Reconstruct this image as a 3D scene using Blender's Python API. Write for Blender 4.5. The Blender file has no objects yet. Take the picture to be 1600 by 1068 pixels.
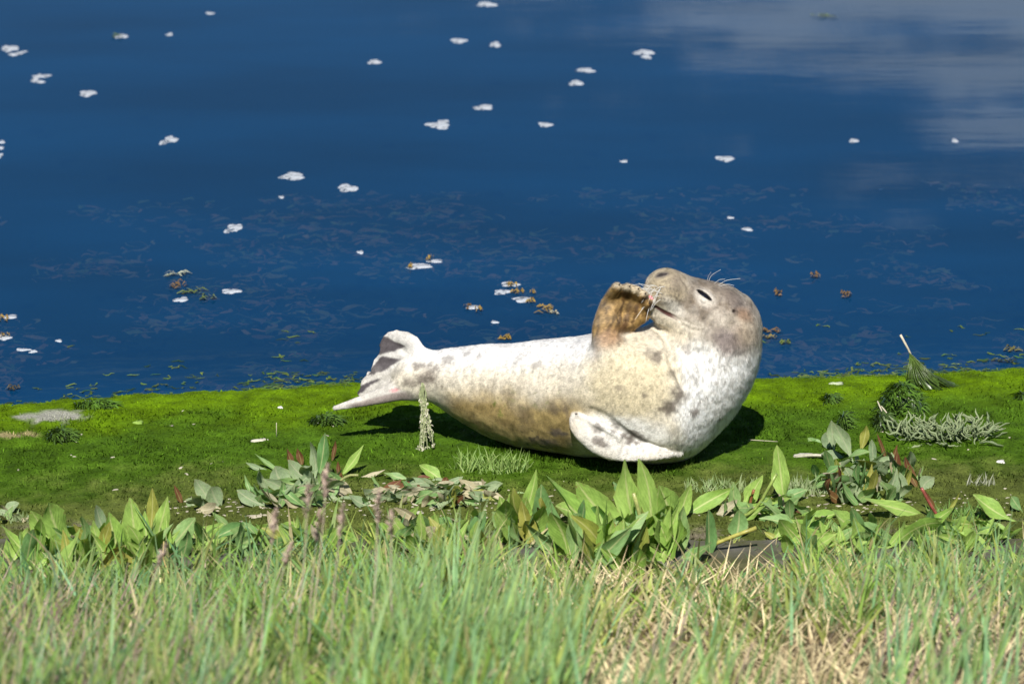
import bpy, math, random
import numpy as np
from mathutils import Vector, Matrix

random.seed(7)
RNG = np.random.default_rng(7)
S = bpy.context.scene
C = S.collection
R = math.radians

# ------------------------------------------------------------------ camera, sky, sun, exposure
F, PITCH, CAMZ = 5500.0, R(16.0), 3.4            # focal length in photo pixels, pitch down, height
cam_d = bpy.data.cameras.new('camera')
cam_d.sensor_width = 36.0
cam_d.lens = F / 1600.0 * 36.0
cam_d.clip_end = 2000.0
cam_d.dof.use_dof = True
cam_d.dof.focus_distance = 10.95
cam_d.dof.aperture_fstop = 4.5
cam = bpy.data.objects.new('camera', cam_d)
C.objects.link(cam)
cam.location = (0, 0, CAMZ)
cam.rotation_euler = (R(90) - PITCH, 0, 0)
S.camera = cam

SUN_EL, SUN_AZ = R(47), R(180 + 6)              # azimuth clockwise from +Y: behind the camera, to its left
world = bpy.data.worlds.new('World')
S.world = world
world.use_nodes = True
wn, wl = world.node_tree.nodes, world.node_tree.links
wn.clear()
sky = wn.new('ShaderNodeTexSky')
sky.sky_type = 'NISHITA'
sky.sun_disc = False
sky.sun_elevation = SUN_EL
sky.sun_rotation = SUN_AZ
sky.air_density = 0.6
sky.dust_density = 0.0
sky.ozone_density = 3.0
tc = wn.new('ShaderNodeTexCoord')
sep = wn.new('ShaderNodeSeparateXYZ')
wl.new(tc.outputs['Generated'], sep.inputs[0])
mz = wn.new('ShaderNodeMath'); mz.operation = 'MAXIMUM'; mz.inputs[1].default_value = 0.03
wl.new(sep.outputs['Z'], mz.inputs[0])
dx = wn.new('ShaderNodeMath'); dx.operation = 'DIVIDE'
dy = wn.new('ShaderNodeMath'); dy.operation = 'DIVIDE'
wl.new(sep.outputs['X'], dx.inputs[0]); wl.new(mz.outputs[0], dx.inputs[1])
wl.new(sep.outputs['Y'], dy.inputs[0]); wl.new(mz.outputs[0], dy.inputs[1])
cmb = wn.new('ShaderNodeCombineXYZ')
wl.new(dx.outputs[0], cmb.inputs[0]); wl.new(dy.outputs[0], cmb.inputs[1])
cmap = wn.new('ShaderNodeMapping')
cmap.inputs['Location'].default_value = (3.35, 0.9, 0.0)
cmap.inputs['Scale'].default_value = (1.0, 1.9, 1.0)
wl.new(cmb.outputs[0], cmap.inputs[0])
cn = wn.new('ShaderNodeTexNoise')
cn.inputs['Scale'].default_value = 3.1
cn.inputs['Detail'].default_value = 7.0
cn.inputs['Roughness'].default_value = 0.64
wl.new(cmap.outputs[0], cn.inputs['Vector'])
# more cloud low over the horizon and towards the right, as the reflections show
def wmath(op, x, y):
    m = wn.new('ShaderNodeMath'); m.operation = op
    for i, s in enumerate((x, y)):
        if isinstance(s, (int, float)): m.inputs[i].default_value = s
        else: wl.new(s, m.inputs[i])
    return m.outputs[0]
low = wmath('MINIMUM', wmath('MULTIPLY', wmath('SUBTRACT', dy.outputs[0], 4.95), 0.16), 0.10)
rightw = wmath('MINIMUM', wmath('MAXIMUM', wmath('MULTIPLY', wmath('SUBTRACT', dx.outputs[0], 0.22), 0.30), -0.2), 0.12)
cov = wmath('ADD', wmath('ADD', cn.outputs['Fac'], wmath('MAXIMUM', low, -0.2)), rightw)
cr = wn.new('ShaderNodeValToRGB')
cr.color_ramp.elements[0].position = 0.55
cr.color_ramp.elements[1].position = 0.62
wl.new(cov, cr.inputs[0])
cmix = wn.new('ShaderNodeMix'); cmix.data_type = 'RGBA'
cmix.inputs['B'].default_value = (11.0, 12.4, 13.5, 1)
wl.new(cr.outputs[0], cmix.inputs['Factor'])
wl.new(sky.outputs[0], cmix.inputs['A'])
bg = wn.new('ShaderNodeBackground')
bg.inputs['Strength'].default_value = 0.075
wl.new(cmix.outputs['Result'], bg.inputs['Color'])
wo = wn.new('ShaderNodeOutputWorld')
wl.new(bg.outputs[0], wo.inputs[0])

sun_d = bpy.data.lights.new('sun', 'SUN')
sun_d.energy = 5.0
sun_d.angle = R(0.53)
sun_d.color = (1.0, 0.955, 0.88)
sun = bpy.data.objects.new('sun', sun_d)
C.objects.link(sun)
sdir = Vector((math.sin(SUN_AZ) * math.cos(SUN_EL), math.cos(SUN_AZ) * math.cos(SUN_EL), math.sin(SUN_EL)))
sun.rotation_euler = sdir.to_track_quat('Z', 'Y').to_euler()
sun.location = sdir * 30

S.view_settings.view_transform = 'Standard'
S.view_settings.look = 'None'
S.view_settings.exposure = 0.5
S.view_settings.gamma = 1.0
S.view_settings.use_curve_mapping = False
S.render.engine = 'CYCLES'
S.cycles.use_denoising = True
S.cycles.max_bounces = 8
S.cycles.transparent_max_bounces = 12

# ------------------------------------------------------------------ photo pixel -> place
SP, CP = math.sin(PITCH), math.cos(PITCH)
def ray(u, v):
    a, b = (u - 800) / F, -(v - 534) / F
    return np.array([a, CP + b * SP, -SP + b * CP])
def G(u, v, z=0.0):                               # point where the line of sight meets height z
    r = ray(u, v); return np.array([0, 0, CAMZ]) + r * ((z - CAMZ) / r[2])
def W(u, v, y):                                   # point on the line of sight at distance y
    r = ray(u, v); return np.array([0, 0, CAMZ]) + r * (y / r[1])
def proj(P):
    P = np.asarray(P, float)
    q = P - np.array([0, 0, CAMZ])
    f = q[..., 1] * CP - q[..., 2] * SP
    up = q[..., 1] * SP + q[..., 2] * CP
    return 800 + F * q[..., 0] / f, 534 - F * up / f

# ------------------------------------------------------------------ numpy helpers
def _hash(ix, iy, iz, seed):
    h = (ix * 374761393 + iy * 668265263 + iz * 2147483647 + seed * 1274126177) & 0xFFFFFFFF
    h = ((h ^ (h >> 13)) * 1274126177) & 0xFFFFFFFF
    h = h ^ (h >> 16)
    return (h & 0xFFFFFF) / float(0xFFFFFF)
def vnoise(P, scale=1.0, seed=0):
    P = np.asarray(P, float) * scale
    if P.shape[-1] == 2:
        P = np.concatenate([P, np.zeros(P.shape[:-1] + (1,))], -1)
    i = np.floor(P).astype(np.int64); f = P - i
    f = f * f * (3 - 2 * f)
    out = 0
    for a in (0, 1):
        for b in (0, 1):
            for c in (0, 1):
                w = (f[..., 0] if a else 1 - f[..., 0]) * (f[..., 1] if b else 1 - f[..., 1]) * (f[..., 2] if c else 1 - f[..., 2])
                out = out + w * _hash(i[..., 0] + a, i[..., 1] + b, i[..., 2] + c, seed)
    return out
def fbm(P, scale, octs=4, seed=0, gain=0.5):
    o, a, t = 0, 1.0, 0
    for k in range(octs):
        o = o + a * vnoise(P, scale * 2.03 ** k, seed + 17 * k); t += a; a *= gain
    return o / t
def sstep(a, b, x):
    t = np.clip((x - a) / (b - a), 0, 1); return t * t * (3 - 2 * t)
def lerp(a, b, t): return a + (b - a) * t

# ------------------------------------------------------------------ object helpers
def mesh_np(name, V, Fc, mat=None, col=None, smooth=True, normals=None):
    V = np.asarray(V, np.float32); Fc = np.asarray(Fc, np.int32)
    me = bpy.data.meshes.new(name)
    n, k = Fc.shape
    me.vertices.add(len(V)); me.vertices.foreach_set('co', V.ravel())
    me.loops.add(n * k); me.loops.foreach_set('vertex_index', Fc.ravel())
    me.polygons.add(n)
    me.polygons.foreach_set('loop_start', np.arange(0, n * k, k, dtype=np.int32))
    me.polygons.foreach_set('use_smooth', np.full(n, smooth))
    if col is not None:
        at = me.color_attributes.new('Col', 'FLOAT_COLOR', 'POINT')
        c4 = np.ones((len(V), 4), np.float32); c4[:, :3] = col
        at.data.foreach_set('color', c4.ravel())
    me.update(calc_edges=True)
    me.validate()
    if normals is not None:
        me.normals_split_custom_set_from_vertices(np.asarray(normals, np.float32))
    if mat: me.materials.append(mat)
    return me
def tag(o, label=None, cat=None, group=None, kind=None):
    if label: o['label'] = label
    if cat: o['category'] = cat
    if group: o['group'] = group
    if kind: o['kind'] = kind
    return o
def link(name, me, parent=None, loc=None):
    o = bpy.data.objects.new(name, me); C.objects.link(o)
    if parent: o.parent = parent
    if loc is not None: o.location = loc
    return o
def empty(name, loc):
    o = bpy.data.objects.new(name, None); C.objects.link(o); o.location = [float(a) for a in loc]
    o.empty_display_size = 0.05
    return o

class MB:                                          # collects vertices and faces of one mesh
    def __init__(s): s.v, s.f, s.c = [], [], []
    def tube(s, pts, rad, n=5, col=(1, 1, 1)):
        pts = [np.asarray(p, float) for p in pts]; b = len(s.v)
        rr = rad if hasattr(rad, '__len__') else [rad] * len(pts)
        for i, p in enumerate(pts):
            t = pts[min(i + 1, len(pts) - 1)] - pts[max(i - 1, 0)]
            t = t / (np.linalg.norm(t) + 1e-9)
            a = np.cross(t, [0.3, 0.2, 0.93]); a /= np.linalg.norm(a) + 1e-9
            c = np.cross(t, a)
            for k in range(n):
                q = 2 * math.pi * k / n
                s.v.append(p + rr[i] * (a * math.cos(q) + c * math.sin(q))); s.c.append(col)
        for i in range(len(pts) - 1):
            for k in range(n):
                k2 = (k + 1) % n
                s.f.append((b + i * n + k, b + i * n + k2, b + (i + 1) * n + k2, b + (i + 1) * n + k))
        for e, r0 in ((0, b), (1, b + (len(pts) - 1) * n)):
            s.v.append(pts[-1] if e else pts[0]); s.c.append(col)
            q = len(s.v) - 1
            for k in range(n):
                s.f.append((r0 + k, r0 + (k + 1) % n, q) if e else (r0 + (k + 1) % n, r0 + k, q))
    def ribbon(s, pts, wid, side, col=(1, 1, 1)):
        b = len(s.v); pts = [np.asarray(p, float) for p in pts]
        for i, p in enumerate(pts):
            w = wid[i] if hasattr(wid, '__len__') else wid
            s.v.append(p - np.asarray(side) * w); s.v.append(p + np.asarray(side) * w)
            s.c += [col, col]
        for i in range(len(pts) - 1):
            s.f.append((b + 2 * i, b + 2 * i + 1, b + 2 * i + 3, b + 2 * i + 2))
    def dome(s, c, rx, ry, rz, rot=0.0, rings=3, n=18, seed=0, rough=0.18, col=(1, 1, 1), bottom=0.5):
        rn = random.Random(seed); ph = [rn.uniform(0, 6.28) for _ in range(4)]; b = len(s.v)
        def rad(q): return 1 + rough * (math.sin(2 * q + ph[0]) * .5 + math.sin(3 * q + ph[1]) * .6 + math.sin(5 * q + ph[2]) * .35 + math.sin(8 * q + ph[3]) * .2)
        prof = [(1.0, -bottom)] + [(math.cos(a), math.sin(a)) for a in [i * math.pi / 2 / (rings + 1) for i in range(rings + 1)]]
        for pr, pz in prof:
            for k in range(n):
                q = 2 * math.pi * k / n; x, y = rx * pr * rad(q) * math.cos(q), ry * pr * rad(q) * math.sin(q)
                s.v.append(np.array([c[0] + x * math.cos(rot) - y * math.sin(rot), c[1] + x * math.sin(rot) + y * math.cos(rot), c[2] + rz * pz * (1 + .25 * rn.uniform(-1, 1))])); s.c.append(col)
        for i in range(len(prof) - 1):
            for k in range(n):
                k2 = (k + 1) % n
                s.f.append((b + i * n + k, b + i * n + k2, b + (i + 1) * n + k2, b + (i + 1) * n + k))
        s.v.append(np.array([c[0], c[1], c[2] + rz])); s.c.append(col); q = len(s.v) - 1
        o = b + (len(prof) - 1) * n
        for k in range(n): s.f.append((o + k, o + (k + 1) % n, q))
    def build(s, name, mat, parent=None, origin=(0, 0, 0), smooth=True):
        me = bpy.data.meshes.new(name)
        me.from_pydata([tuple(np.asarray(p) - np.asarray(origin)) for p in s.v], [], s.f)
        at = me.color_attributes.new('Col', 'FLOAT_COLOR', 'POINT')
        c4 = np.ones((len(s.v), 4), np.float32); c4[:, :3] = np.asarray(s.c)
        at.data.foreach_set('color', c4.ravel())
        me.polygons.foreach_set('use_smooth', [smooth] * len(me.polygons))
        if mat: me.materials.append(mat)
        me.update()
        return link(name, me, parent)

# ------------------------------------------------------------------ materials
def new_mat(name):
    m = bpy.data.materials.new(name); m.use_nodes = True
    n, l = m.node_tree.nodes, m.node_tree.links
    n.clear()
    out = n.new('ShaderNodeOutputMaterial')
    return m, n, l, out
def noise_node(n, l, scale, detail=4, rough=0.6, vec=None, coord='Object'):
    t = n.new('ShaderNodeTexNoise'); t.inputs['Scale'].default_value = scale
    t.inputs['Detail'].default_value = detail; t.inputs['Roughness'].default_value = rough
    if vec is None:
        c = n.new('ShaderNodeTexCoord'); vec = c.outputs[coord]
    l.new(vec, t.inputs['Vector'])
    return t
def ramp(n, l, src, stops):
    r = n.new('ShaderNodeValToRGB'); e = r.color_ramp.elements
    e[0].position, e[0].color = stops[0][0], (*stops[0][1], 1)
    e[1].position, e[1].color = stops[1][0], (*stops[1][1], 1)
    for p, c in stops[2:]:
        x = e.new(p); x.color = (*c, 1)
    l.new(src, r.inputs[0]); return r
def mixc(n, l, a, b, fac, mode='MIX'):
    m = n.new('ShaderNodeMix'); m.data_type = 'RGBA'; m.blend_type = mode
    for src, key in ((a, 'A'), (b, 'B')):
        if isinstance(src, tuple): m.inputs[key].default_value = (*src, 1)
        else: l.new(src, m.inputs[key])
    if isinstance(fac, (int, float)): m.inputs['Factor'].default_value = fac
    else: l.new(fac, m.inputs['Factor'])
    return m.outputs['Result']
def attr_mat(name, rough=0.8, noise=None, bump=None, translucent=0.0, spec=0.3, sheen=0.0, coord='Object'):
    """colour from the 'Col' attribute, multiplied by fine procedural noise"""
    m, n, l, out = new_mat(name)
    a = n.new('ShaderNodeAttribute'); a.attribute_name = 'Col'
    col = a.outputs['Color']
    if noise:
        t = noise_node(n, l, noise[0], 5, 0.65, coord=coord)
        r = ramp(n, l, t.outputs['Fac'], [(0.3, (noise[1],) * 3), (0.7, (noise[2],) * 3)])
        col = mixc(n, l, col, r.outputs[0], 1.0, 'MULTIPLY')
    p = n.new('ShaderNodeBsdfPrincipled')
    l.new(col, p.inputs['Base Color']); p.inputs['Roughness'].default_value = rough
    p.inputs['Specular IOR Level'].default_value = spec
    if sheen: p.inputs['Sheen Weight'].default_value = sheen; p.inputs['Sheen Roughness'].default_value = 0.4
    if bump:
        t = noise_node(n, l, bump[0], 6, 0.7, coord=coord)
        b = n.new('ShaderNodeBump'); b.inputs['Strength'].default_value = bump[1]; b.inputs['Distance'].default_value = bump[2]
        l.new(t.outputs['Fac'], b.inputs['Height']); l.new(b.outputs[0], p.inputs['Normal'])
    sh = p.outputs[0]
    if translucent:
        tr = n.new('ShaderNodeBsdfTranslucent'); l.new(mixc(n, l, col, (0.9, 1.0, 0.35), 1.0, 'MULTIPLY'), tr.inputs['Color'])
        mx = n.new('ShaderNodeMixShader'); mx.inputs[0].default_value = translucent
        l.new(sh, mx.inputs[1]); l.new(tr.outputs[0], mx.inputs[2]); sh = mx.outputs[0]
    l.new(sh, out.inputs[0])
    return m

M = {}
M['ground'] = attr_mat('ground_moss_and_soil', 0.9, (160, 0.55, 1.5), (220, 0.9, 0.006), spec=0.05)
M['moss'] = attr_mat('moss_strands', 0.7, None, None, translucent=0.25, spec=0.06)
M['grass'] = attr_mat('grass_blades', 0.55, (60, 0.8, 1.2), None, translucent=0.32, spec=0.35)
M['straw'] = attr_mat('dry_straw', 0.8, (80, 0.7, 1.25), None, spec=0.2)
M['weed'] = attr_mat('wet_weed', 0.35, (90, 0.6, 1.4), None, translucent=0.15, spec=0.5)
M['foam'] = attr_mat('sea_foam', 0.75, (140, 0.8, 1.1), (150, 0.6, 0.004), spec=0.3)
def froth_mat():
    m, n, l, out = new_mat('drifting_froth')
    a = n.new('ShaderNodeAttribute'); a.attribute_name = 'Col'
    t = noise_node(n, l, 95, 4, 0.7); t2_ = noise_node(n, l, 30, 4, 0.6)
    p = n.new('ShaderNodeBsdfPrincipled'); l.new(a.outputs['Color'], p.inputs['Base Color']); p.inputs['Roughness'].default_value = 0.6
    b_ = n.new('ShaderNodeBump'); b_.inputs['Strength'].default_value = 0.9; b_.inputs['Distance'].default_value = 0.006
    l.new(t.outputs['Fac'], b_.inputs['Height']); l.new(b_.outputs[0], p.inputs['Normal'])
    r = ramp(n, l, t2_.outputs['Fac'], [(0.36, (0.15,) * 3), (0.52, (1, 1, 1))])      # holes between the bubbles
    tp = n.new('ShaderNodeBsdfTransparent'); mx = n.new('ShaderNodeMixShader'); l.new(r.outputs[0], mx.inputs[0])
    l.new(tp.outputs[0], mx.inputs[1]); l.new(p.outputs[0], mx.inputs[2]); l.new(mx.outputs[0], out.inputs[0]); return m
M['froth'] = froth_mat()
M['seal'] = attr_mat('seal_coat', 0.62, (210, 0.72, 1.22), (320, 0.5, 0.003), spec=0.3, sheen=0.15)
M['fur'] = attr_mat('seal_hair', 0.6, None, None, spec=0.25)

def plain(name, col, rough=0.5, spec=0.5, noise=None):
    m, n, l, out = new_mat(name)
    p = n.new('ShaderNodeBsdfPrincipled'); p.inputs['Roughness'].default_value = rough
    p.inputs['Specular IOR Level'].default_value = spec
    if noise:
        t = noise_node(n, l, noise[0], 5, 0.6)
        r = ramp(n, l, t.outputs['Fac'], [(0.3, tuple(c * noise[1] for c in col)), (0.7, tuple(c * noise[2] for c in col))])
        l.new(r.outputs[0], p.inputs['Base Color'])
    else: p.inputs['Base Color'].default_value = (*col, 1)
    l.new(p.outputs[0], out.inputs[0]); return m
M['eye'] = plain('eye_wet_black', (0.006, 0.006, 0.01), 0.06, 0.6)
M['tongue'] = plain('tongue_pink', (0.62, 0.2, 0.22), 0.3, 0.5, (150, 0.85, 1.15))
M['tooth'] = plain('tooth_ivory', (0.62, 0.55, 0.42), 0.35, 0.5, (150, 0.85, 1.15))
M['claw'] = plain('claw_horn', (0.07, 0.055, 0.045), 0.35, 0.5, (120, 0.7, 1.4))
M['whisker'] = plain('whisker_white', (0.75, 0.74, 0.7), 0.35, 0.5)
M['stick'] = plain('bleached_stick', (0.5, 0.45, 0.34), 0.8, 0.2, (60, 0.7, 1.2))
def concrete_mat():
    m, n, l, out = new_mat('weathered_concrete')
    t = noise_node(n, l, 40, 6, 0.7); t2_ = noise_node(n, l, 5, 5, 0.65)
    c = ramp(n, l, t.outputs['Fac'], [(0.3, (0.05, 0.047, 0.04)), (0.7, (0.15, 0.143, 0.125))])
    mo = ramp(n, l, t2_.outputs['Fac'], [(0.42, (0, 0, 0)), (0.6, (0.85, 0.85, 0.85))])
    col = mixc(n, l, c.outputs[0], (0.06, 0.062, 0.02), mo.outputs[0])
    p = n.new('ShaderNodeBsdfPrincipled'); l.new(col, p.inputs['Base Color']); p.inputs['Roughness'].default_value = 0.9; p.inputs['Specular IOR Level'].default_value = 0.2
    b_ = n.new('ShaderNodeBump'); b_.inputs['Strength'].default_value = 0.8; b_.inputs['Distance'].default_value = 0.006
    l.new(t.outputs['Fac'], b_.inputs['Height']); l.new(b_.outputs[0], p.inputs['Normal']); l.new(p.outputs[0], out.inputs[0]); return m
M['concrete'] = concrete_mat()

def leaf_mat(name, ca, cb, rib, tip=None, rough=0.5, dust=0.0, trans=0.28):
    """Col attribute carries across (R) and along (G) the leaf"""
    m, n, l, out = new_mat(name)
    a = n.new('ShaderNodeAttribute'); a.attribute_name = 'Col'
    sp = n.new('ShaderNodeSeparateColor'); l.new(a.outputs['Color'], sp.inputs[0])
    oi = n.new('ShaderNodeObjectInfo')
    col = mixc(n, l, ca, cb, oi.outputs['Random'])
    t = noise_node(n, l, 9, 4, 0.6)
    r = ramp(n, l, t.outputs['Fac'], [(0.3, (0.72, 0.75, 0.7)), (0.7, (1.2, 1.18, 1.2))])
    col = mixc(n, l, col, r.outputs[0], 1.0, 'MULTIPLY')
    if tip:
        tr_ = ramp(n, l, sp.outputs[1], [(0.25, (0, 0, 0)), (0.85, (1, 1, 1))])
        col = mixc(n, l, col, tip, tr_.outputs[0])
    # side veins leave the midrib at a slant
    vm = n.new('ShaderNodeMath'); vm.operation = 'MULTIPLY_ADD'; vm.inputs[1].default_value = -0.35
    l.new(sp.outputs[0], vm.inputs[0]); l.new(sp.outputs[1], vm.inputs[2])
    vs = n.new('ShaderNodeMath'); vs.operation = 'MULTIPLY'; vs.inputs[1].default_value = 75.0; l.new(vm.outputs[0], vs.inputs[0])
    sn = n.new('ShaderNodeMath'); sn.operation = 'SINE'; l.new(vs.outputs[0], sn.inputs[0])
    vr = ramp(n, l, sn.outputs[0], [(0.7, (1, 1, 1)), (1.0, (1.07, 1.06, 1.05))])
    col = mixc(n, l, col, vr.outputs[0], 1.0, 'MULTIPLY')
    rr = ramp(n, l, sp.outputs[0], [(0.03, (1, 1, 1)), (0.14, (0, 0, 0))])
    col = mixc(n, l, col, rib, rr.outputs[0])
    if dust:
        dn = noise_node(n, l, 26, 5, 0.75)
        dr = ramp(n, l, dn.outputs['Fac'], [(0.42, (0, 0, 0)), (0.68, (dust,) * 3)])
        col = mixc(n, l, col, (0.42, 0.42, 0.37), dr.outputs[0])
    er = ramp(n, l, sp.outputs[0], [(0.78, (0, 0, 0)), (1.0, (.8, .8, .8))]); et = ramp(n, l, sp.outputs[1], [(0.8, (0, 0, 0)), (1.0, (.9, .9, .9))])
    eg = mixc(n, l, er.outputs[0], et.outputs[0], 1.0, 'ADD')
    bn = noise_node(n, l, 13, 4, 0.7); br_ = ramp(n, l, bn.outputs['Fac'], [(0.5, (0, 0, 0)), (0.66, (1, 1, 1))])
    eg = mixc(n, l, eg, br_.outputs[0], 1.0, 'MULTIPLY')
    sn2 = noise_node(n, l, 34, 3, 0.6); spt = ramp(n, l, sn2.outputs['Fac'], [(0.68, (0, 0, 0)), (0.74, (.55, .55, .55))])
    eg = mixc(n, l, eg, spt.outputs[0], 1.0, 'ADD')
    col = mixc(n, l, col, (0.24, 0.17, 0.07), eg)
    p = n.new('ShaderNodeBsdfPrincipled'); l.new(col, p.inputs['Base Color'])
    p.inputs['Roughness'].default_value = rough; p.inputs['Specular IOR Level'].default_value = 0.35
    b = n.new('ShaderNodeBump'); b.inputs['Strength'].default_value = 0.12; b.inputs['Distance'].default_value = 0.006
    l.new(sn.outputs[0], b.inputs['Height']); l.new(b.outputs[0], p.inputs['Normal'])
    tr = n.new('ShaderNodeBsdfTranslucent'); l.new(mixc(n, l, col, (0.95, 1.0, 0.35), 1.0, 'MULTIPLY'), tr.inputs['Color'])
    mx = n.new('ShaderNodeMixShader'); mx.inputs[0].default_value = trans
    l.new(p.outputs[0], mx.inputs[1]); l.new(tr.outputs[0], mx.inputs[2]); l.new(mx.outputs[0], out.inputs[0])
    return m
M['leaf_bright'] = leaf_mat('leaf_bright_green', (0.24, 0.40, 0.075), (0.34, 0.50, 0.12), (0.50, 0.56, 0.22))
M['leaf_mid'] = leaf_mat('leaf_mid_green', (0.15, 0.30, 0.10), (0.27, 0.41, 0.15), (0.42, 0.48, 0.22))
M['leaf_grey'] = leaf_mat('leaf_grey_green', (0.19, 0.29, 0.13), (0.28, 0.38, 0.18), (0.38, 0.43, 0.24), dust=0.5, rough=0.7)
M['leaf_red'] = leaf_mat('leaf_rusty_red', (0.18, 0.10, 0.035), (0.13, 0.07, 0.03), (0.30, 0.24, 0.1), tip=(0.15, 0.055, 0.03))
M['leaf_yellow'] = leaf_mat('leaf_yellow_green', (0.27, 0.32, 0.06), (0.33, 0.32, 0.07), (0.46, 0.45, 0.16))
M['leaf_dry'] = leaf_mat('leaf_withered_pale', (0.46, 0.42, 0.28), (0.34, 0.29, 0.16), (0.5, 0.45, 0.3), dust=0.4, rough=0.85, trans=0.1)
M['succulent'] = leaf_mat('succulent_grey_green', (0.11, 0.165, 0.06), (0.21, 0.265, 0.115), (0.24, 0.3, 0.14), dust=0.35, rough=0.65, trans=0.05)

def water_mat():
    m, n, l, out = new_mat('calm_blue_water')
    g = n.new('ShaderNodeNewGeometry')
    mp = n.new('ShaderNodeMapping'); mp.inputs['Scale'].default_value = (1.0, 2.2, 1.0); l.new(g.outputs['Position'], mp.inputs[0])
    t1 = noise_node(n, l, 1.6, 2, 0.5, mp.outputs[0])
    b1 = n.new('ShaderNodeBump'); b1.inputs['Strength'].default_value = 1.0; b1.inputs['Distance'].default_value = 0.0004
    l.new(t1.outputs['Fac'], b1.inputs['Height'])
    mp2 = n.new('ShaderNodeMapping'); mp2.inputs['Scale'].default_value = (2.2, 7.0, 1.0); l.new(g.outputs['Position'], mp2.inputs[0])
    t1b = noise_node(n, l, 2.0, 3, 0.6, mp2.outputs[0])
    b0_ = n.new('ShaderNodeBump'); b0_.inputs['Strength'].default_value = 1.0; b0_.inputs['Distance'].default_value = 0.00009
    l.new(t1b.outputs['Fac'], b0_.inputs['Height']); l.new(b0_.outputs[0], b1.inputs['Normal'])
    gl = n.new('ShaderNodeBsdfGlossy'); gl.inputs['Roughness'].default_value = 0.03; l.new(b1.outputs[0], gl.inputs['Normal'])
    fr = n.new('ShaderNodeFresnel'); fr.inputs['IOR'].default_value = 1.33; l.new(b1.outputs[0], fr.inputs['Normal'])
    t2 = noise_node(n, l, 0.55, 3, 0.5, mp.outputs[0])
    mur = ramp(n, l, t2.outputs['Fac'], [(0.3, (0.001, 0.036, 0.105)), (0.7, (0.0015, 0.051, 0.148))])
    df = n.new('ShaderNodeBsdfDiffuse'); l.new(mur.outputs[0], df.inputs['Color'])
    tp = n.new('ShaderNodeBsdfTransparent'); tp.inputs['Color'].default_value = (0.62, 0.82, 0.92, 1)
    body = n.new('ShaderNodeMixShader'); body.inputs[0].default_value = 0.62          # murk: most light is scattered back
    l.new(tp.outputs[0], body.inputs[1]); l.new(df.outputs[0], body.inputs[2])
    pol = n.new('ShaderNodeMath'); pol.operation = 'MULTIPLY'; pol.inputs[1].default_value = 0.4; l.new(fr.outputs[0], pol.inputs[0])
    mx = n.new('ShaderNodeMixShader'); l.new(pol.outputs[0], mx.inputs[0])
    l.new(body.outputs[0], mx.inputs[1]); l.new(gl.outputs[0], mx.inputs[2]); l.new(mx.outputs[0], out.inputs[0])
    return m
M['water'] = water_mat()

# ------------------------------------------------------------------ ground and water
WZ = -0.02
SHX = np.array([-60, -1.72, -1.3, -0.6, 0.83, 1.75, 60]); SHY = np.array([8.0, 11.17, 11.27, 11.40, 11.47, 11.58, 14.0])
def shore(x): return np.interp(x, SHX, SHY)
BANK_Y, BANK_T = 9.5, math.tan(R(13))
def ground_z(x, y, fine=True):
    x, y = np.asarray(x, float), np.asarray(y, float)
    P = np.stack([x, y], -1)
    sy = shore(x) + (vnoise(P, 14, 3) - .5) * .032 + (vnoise(P, 3, 4) - .5) * .03
    s = sy - y
    z = np.where(s > 0.1, 0.0, WZ * 1.0 * np.clip((0.1 - s) / 0.1, 0, 1))
    z = np.where(s < 0, WZ - np.minimum(-s, 2.4) * 0.22, z)
    bank = np.clip(BANK_Y - y, 0, 9.5) * BANK_T
    z = z + bank + np.where(y < BANK_Y, (vnoise(P, 2.5, 6) - .5) * .06 * np.clip((BANK_Y - y) / .3, 0, 1), 0)
    if fine:
        lump = sstep(10.1, 10.7, y + .25 * (vnoise(P, 2, 8) - .5)) * sstep(-.05, .25, s)
        z = z + (fbm(P, 14, 4, 11) - .5) * (.010 + .022 * lump * vnoise(P, 4, 12)) + (fbm(P, 70, 2, 13) - .5) * .009
    return z
xs = np.concatenate([np.linspace(-70, -2.6, 24)[:-1], np.arange(-2.6, 2.6, 0.0115), np.linspace(2.6, 70, 24)])
ys = np.concatenate([np.linspace(-40, 6.0, 24)[:-1], np.arange(6.0, 9.5, 0.05), np.arange(9.5, 11.75, 0.0115), np.arange(11.75, 14.2, .03), np.linspace(14.3, 90, 12)])
GX, GY = np.meshgrid(xs, ys)
GZ = ground_z(GX, GY)
def moss_col(x, y):
    P = np.stack([x, y], -1)
    s = shore(x) - y
    bright = np.array([0.092, 0.165, 0.003]); mid = np.array([0.053, 0.11, 0.007]); olive = np.array([0.092, 0.108, 0.026])
    n1 = fbm(P, 3.0, 4, 21)[..., None]; n2 = fbm(P, 18, 3, 22)[..., None]
    e = (s[..., None] + (n1 - .5) * .55 + (n2 - .5) * .15)
    c = lerp(bright, mid, sstep(.2, .62, e))
    c = lerp(c, olive, sstep(.85, 1.35, e + (n2 - .5) * .3) * .85)
    c = c * (0.45 + 1.1 * n2) * (.8 + .4 * fbm(P, 60, 2, 23)[..., None])
    # pale silt patch and brown strip at the left
    d1 = np.hypot((x - G(85, 650)[0]) / .13, (y - G(85, 650)[1]) / .075)[..., None] + (n2 - .5) * 1.6
    c = lerp(c, np.array([.3, .3, .25]), sstep(1.0, .5, d1))
    d2 = np.hypot((x - G(0, 681)[0]) / .2, (y - G(0, 681)[1]) / .05)[..., None] + (n2 - .5) * 1.6
    c = lerp(c, np.array([.27, .23, .11]), sstep(1.0, .5, d2))
    # stranded pale crumbs along the front edge of the apron
    d3 = sstep(9.95, 9.75, y[..., None] + (n1 - .5) * .5)
    c = lerp(c, np.array([.17, .15, .1]), d3 * sstep(.45, .6, n2))
    return c
soil = np.array([.13, .10, .055])
pn = fbm(np.stack([GX, GY], -1), 7, 4, 31)[..., None]
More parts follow.
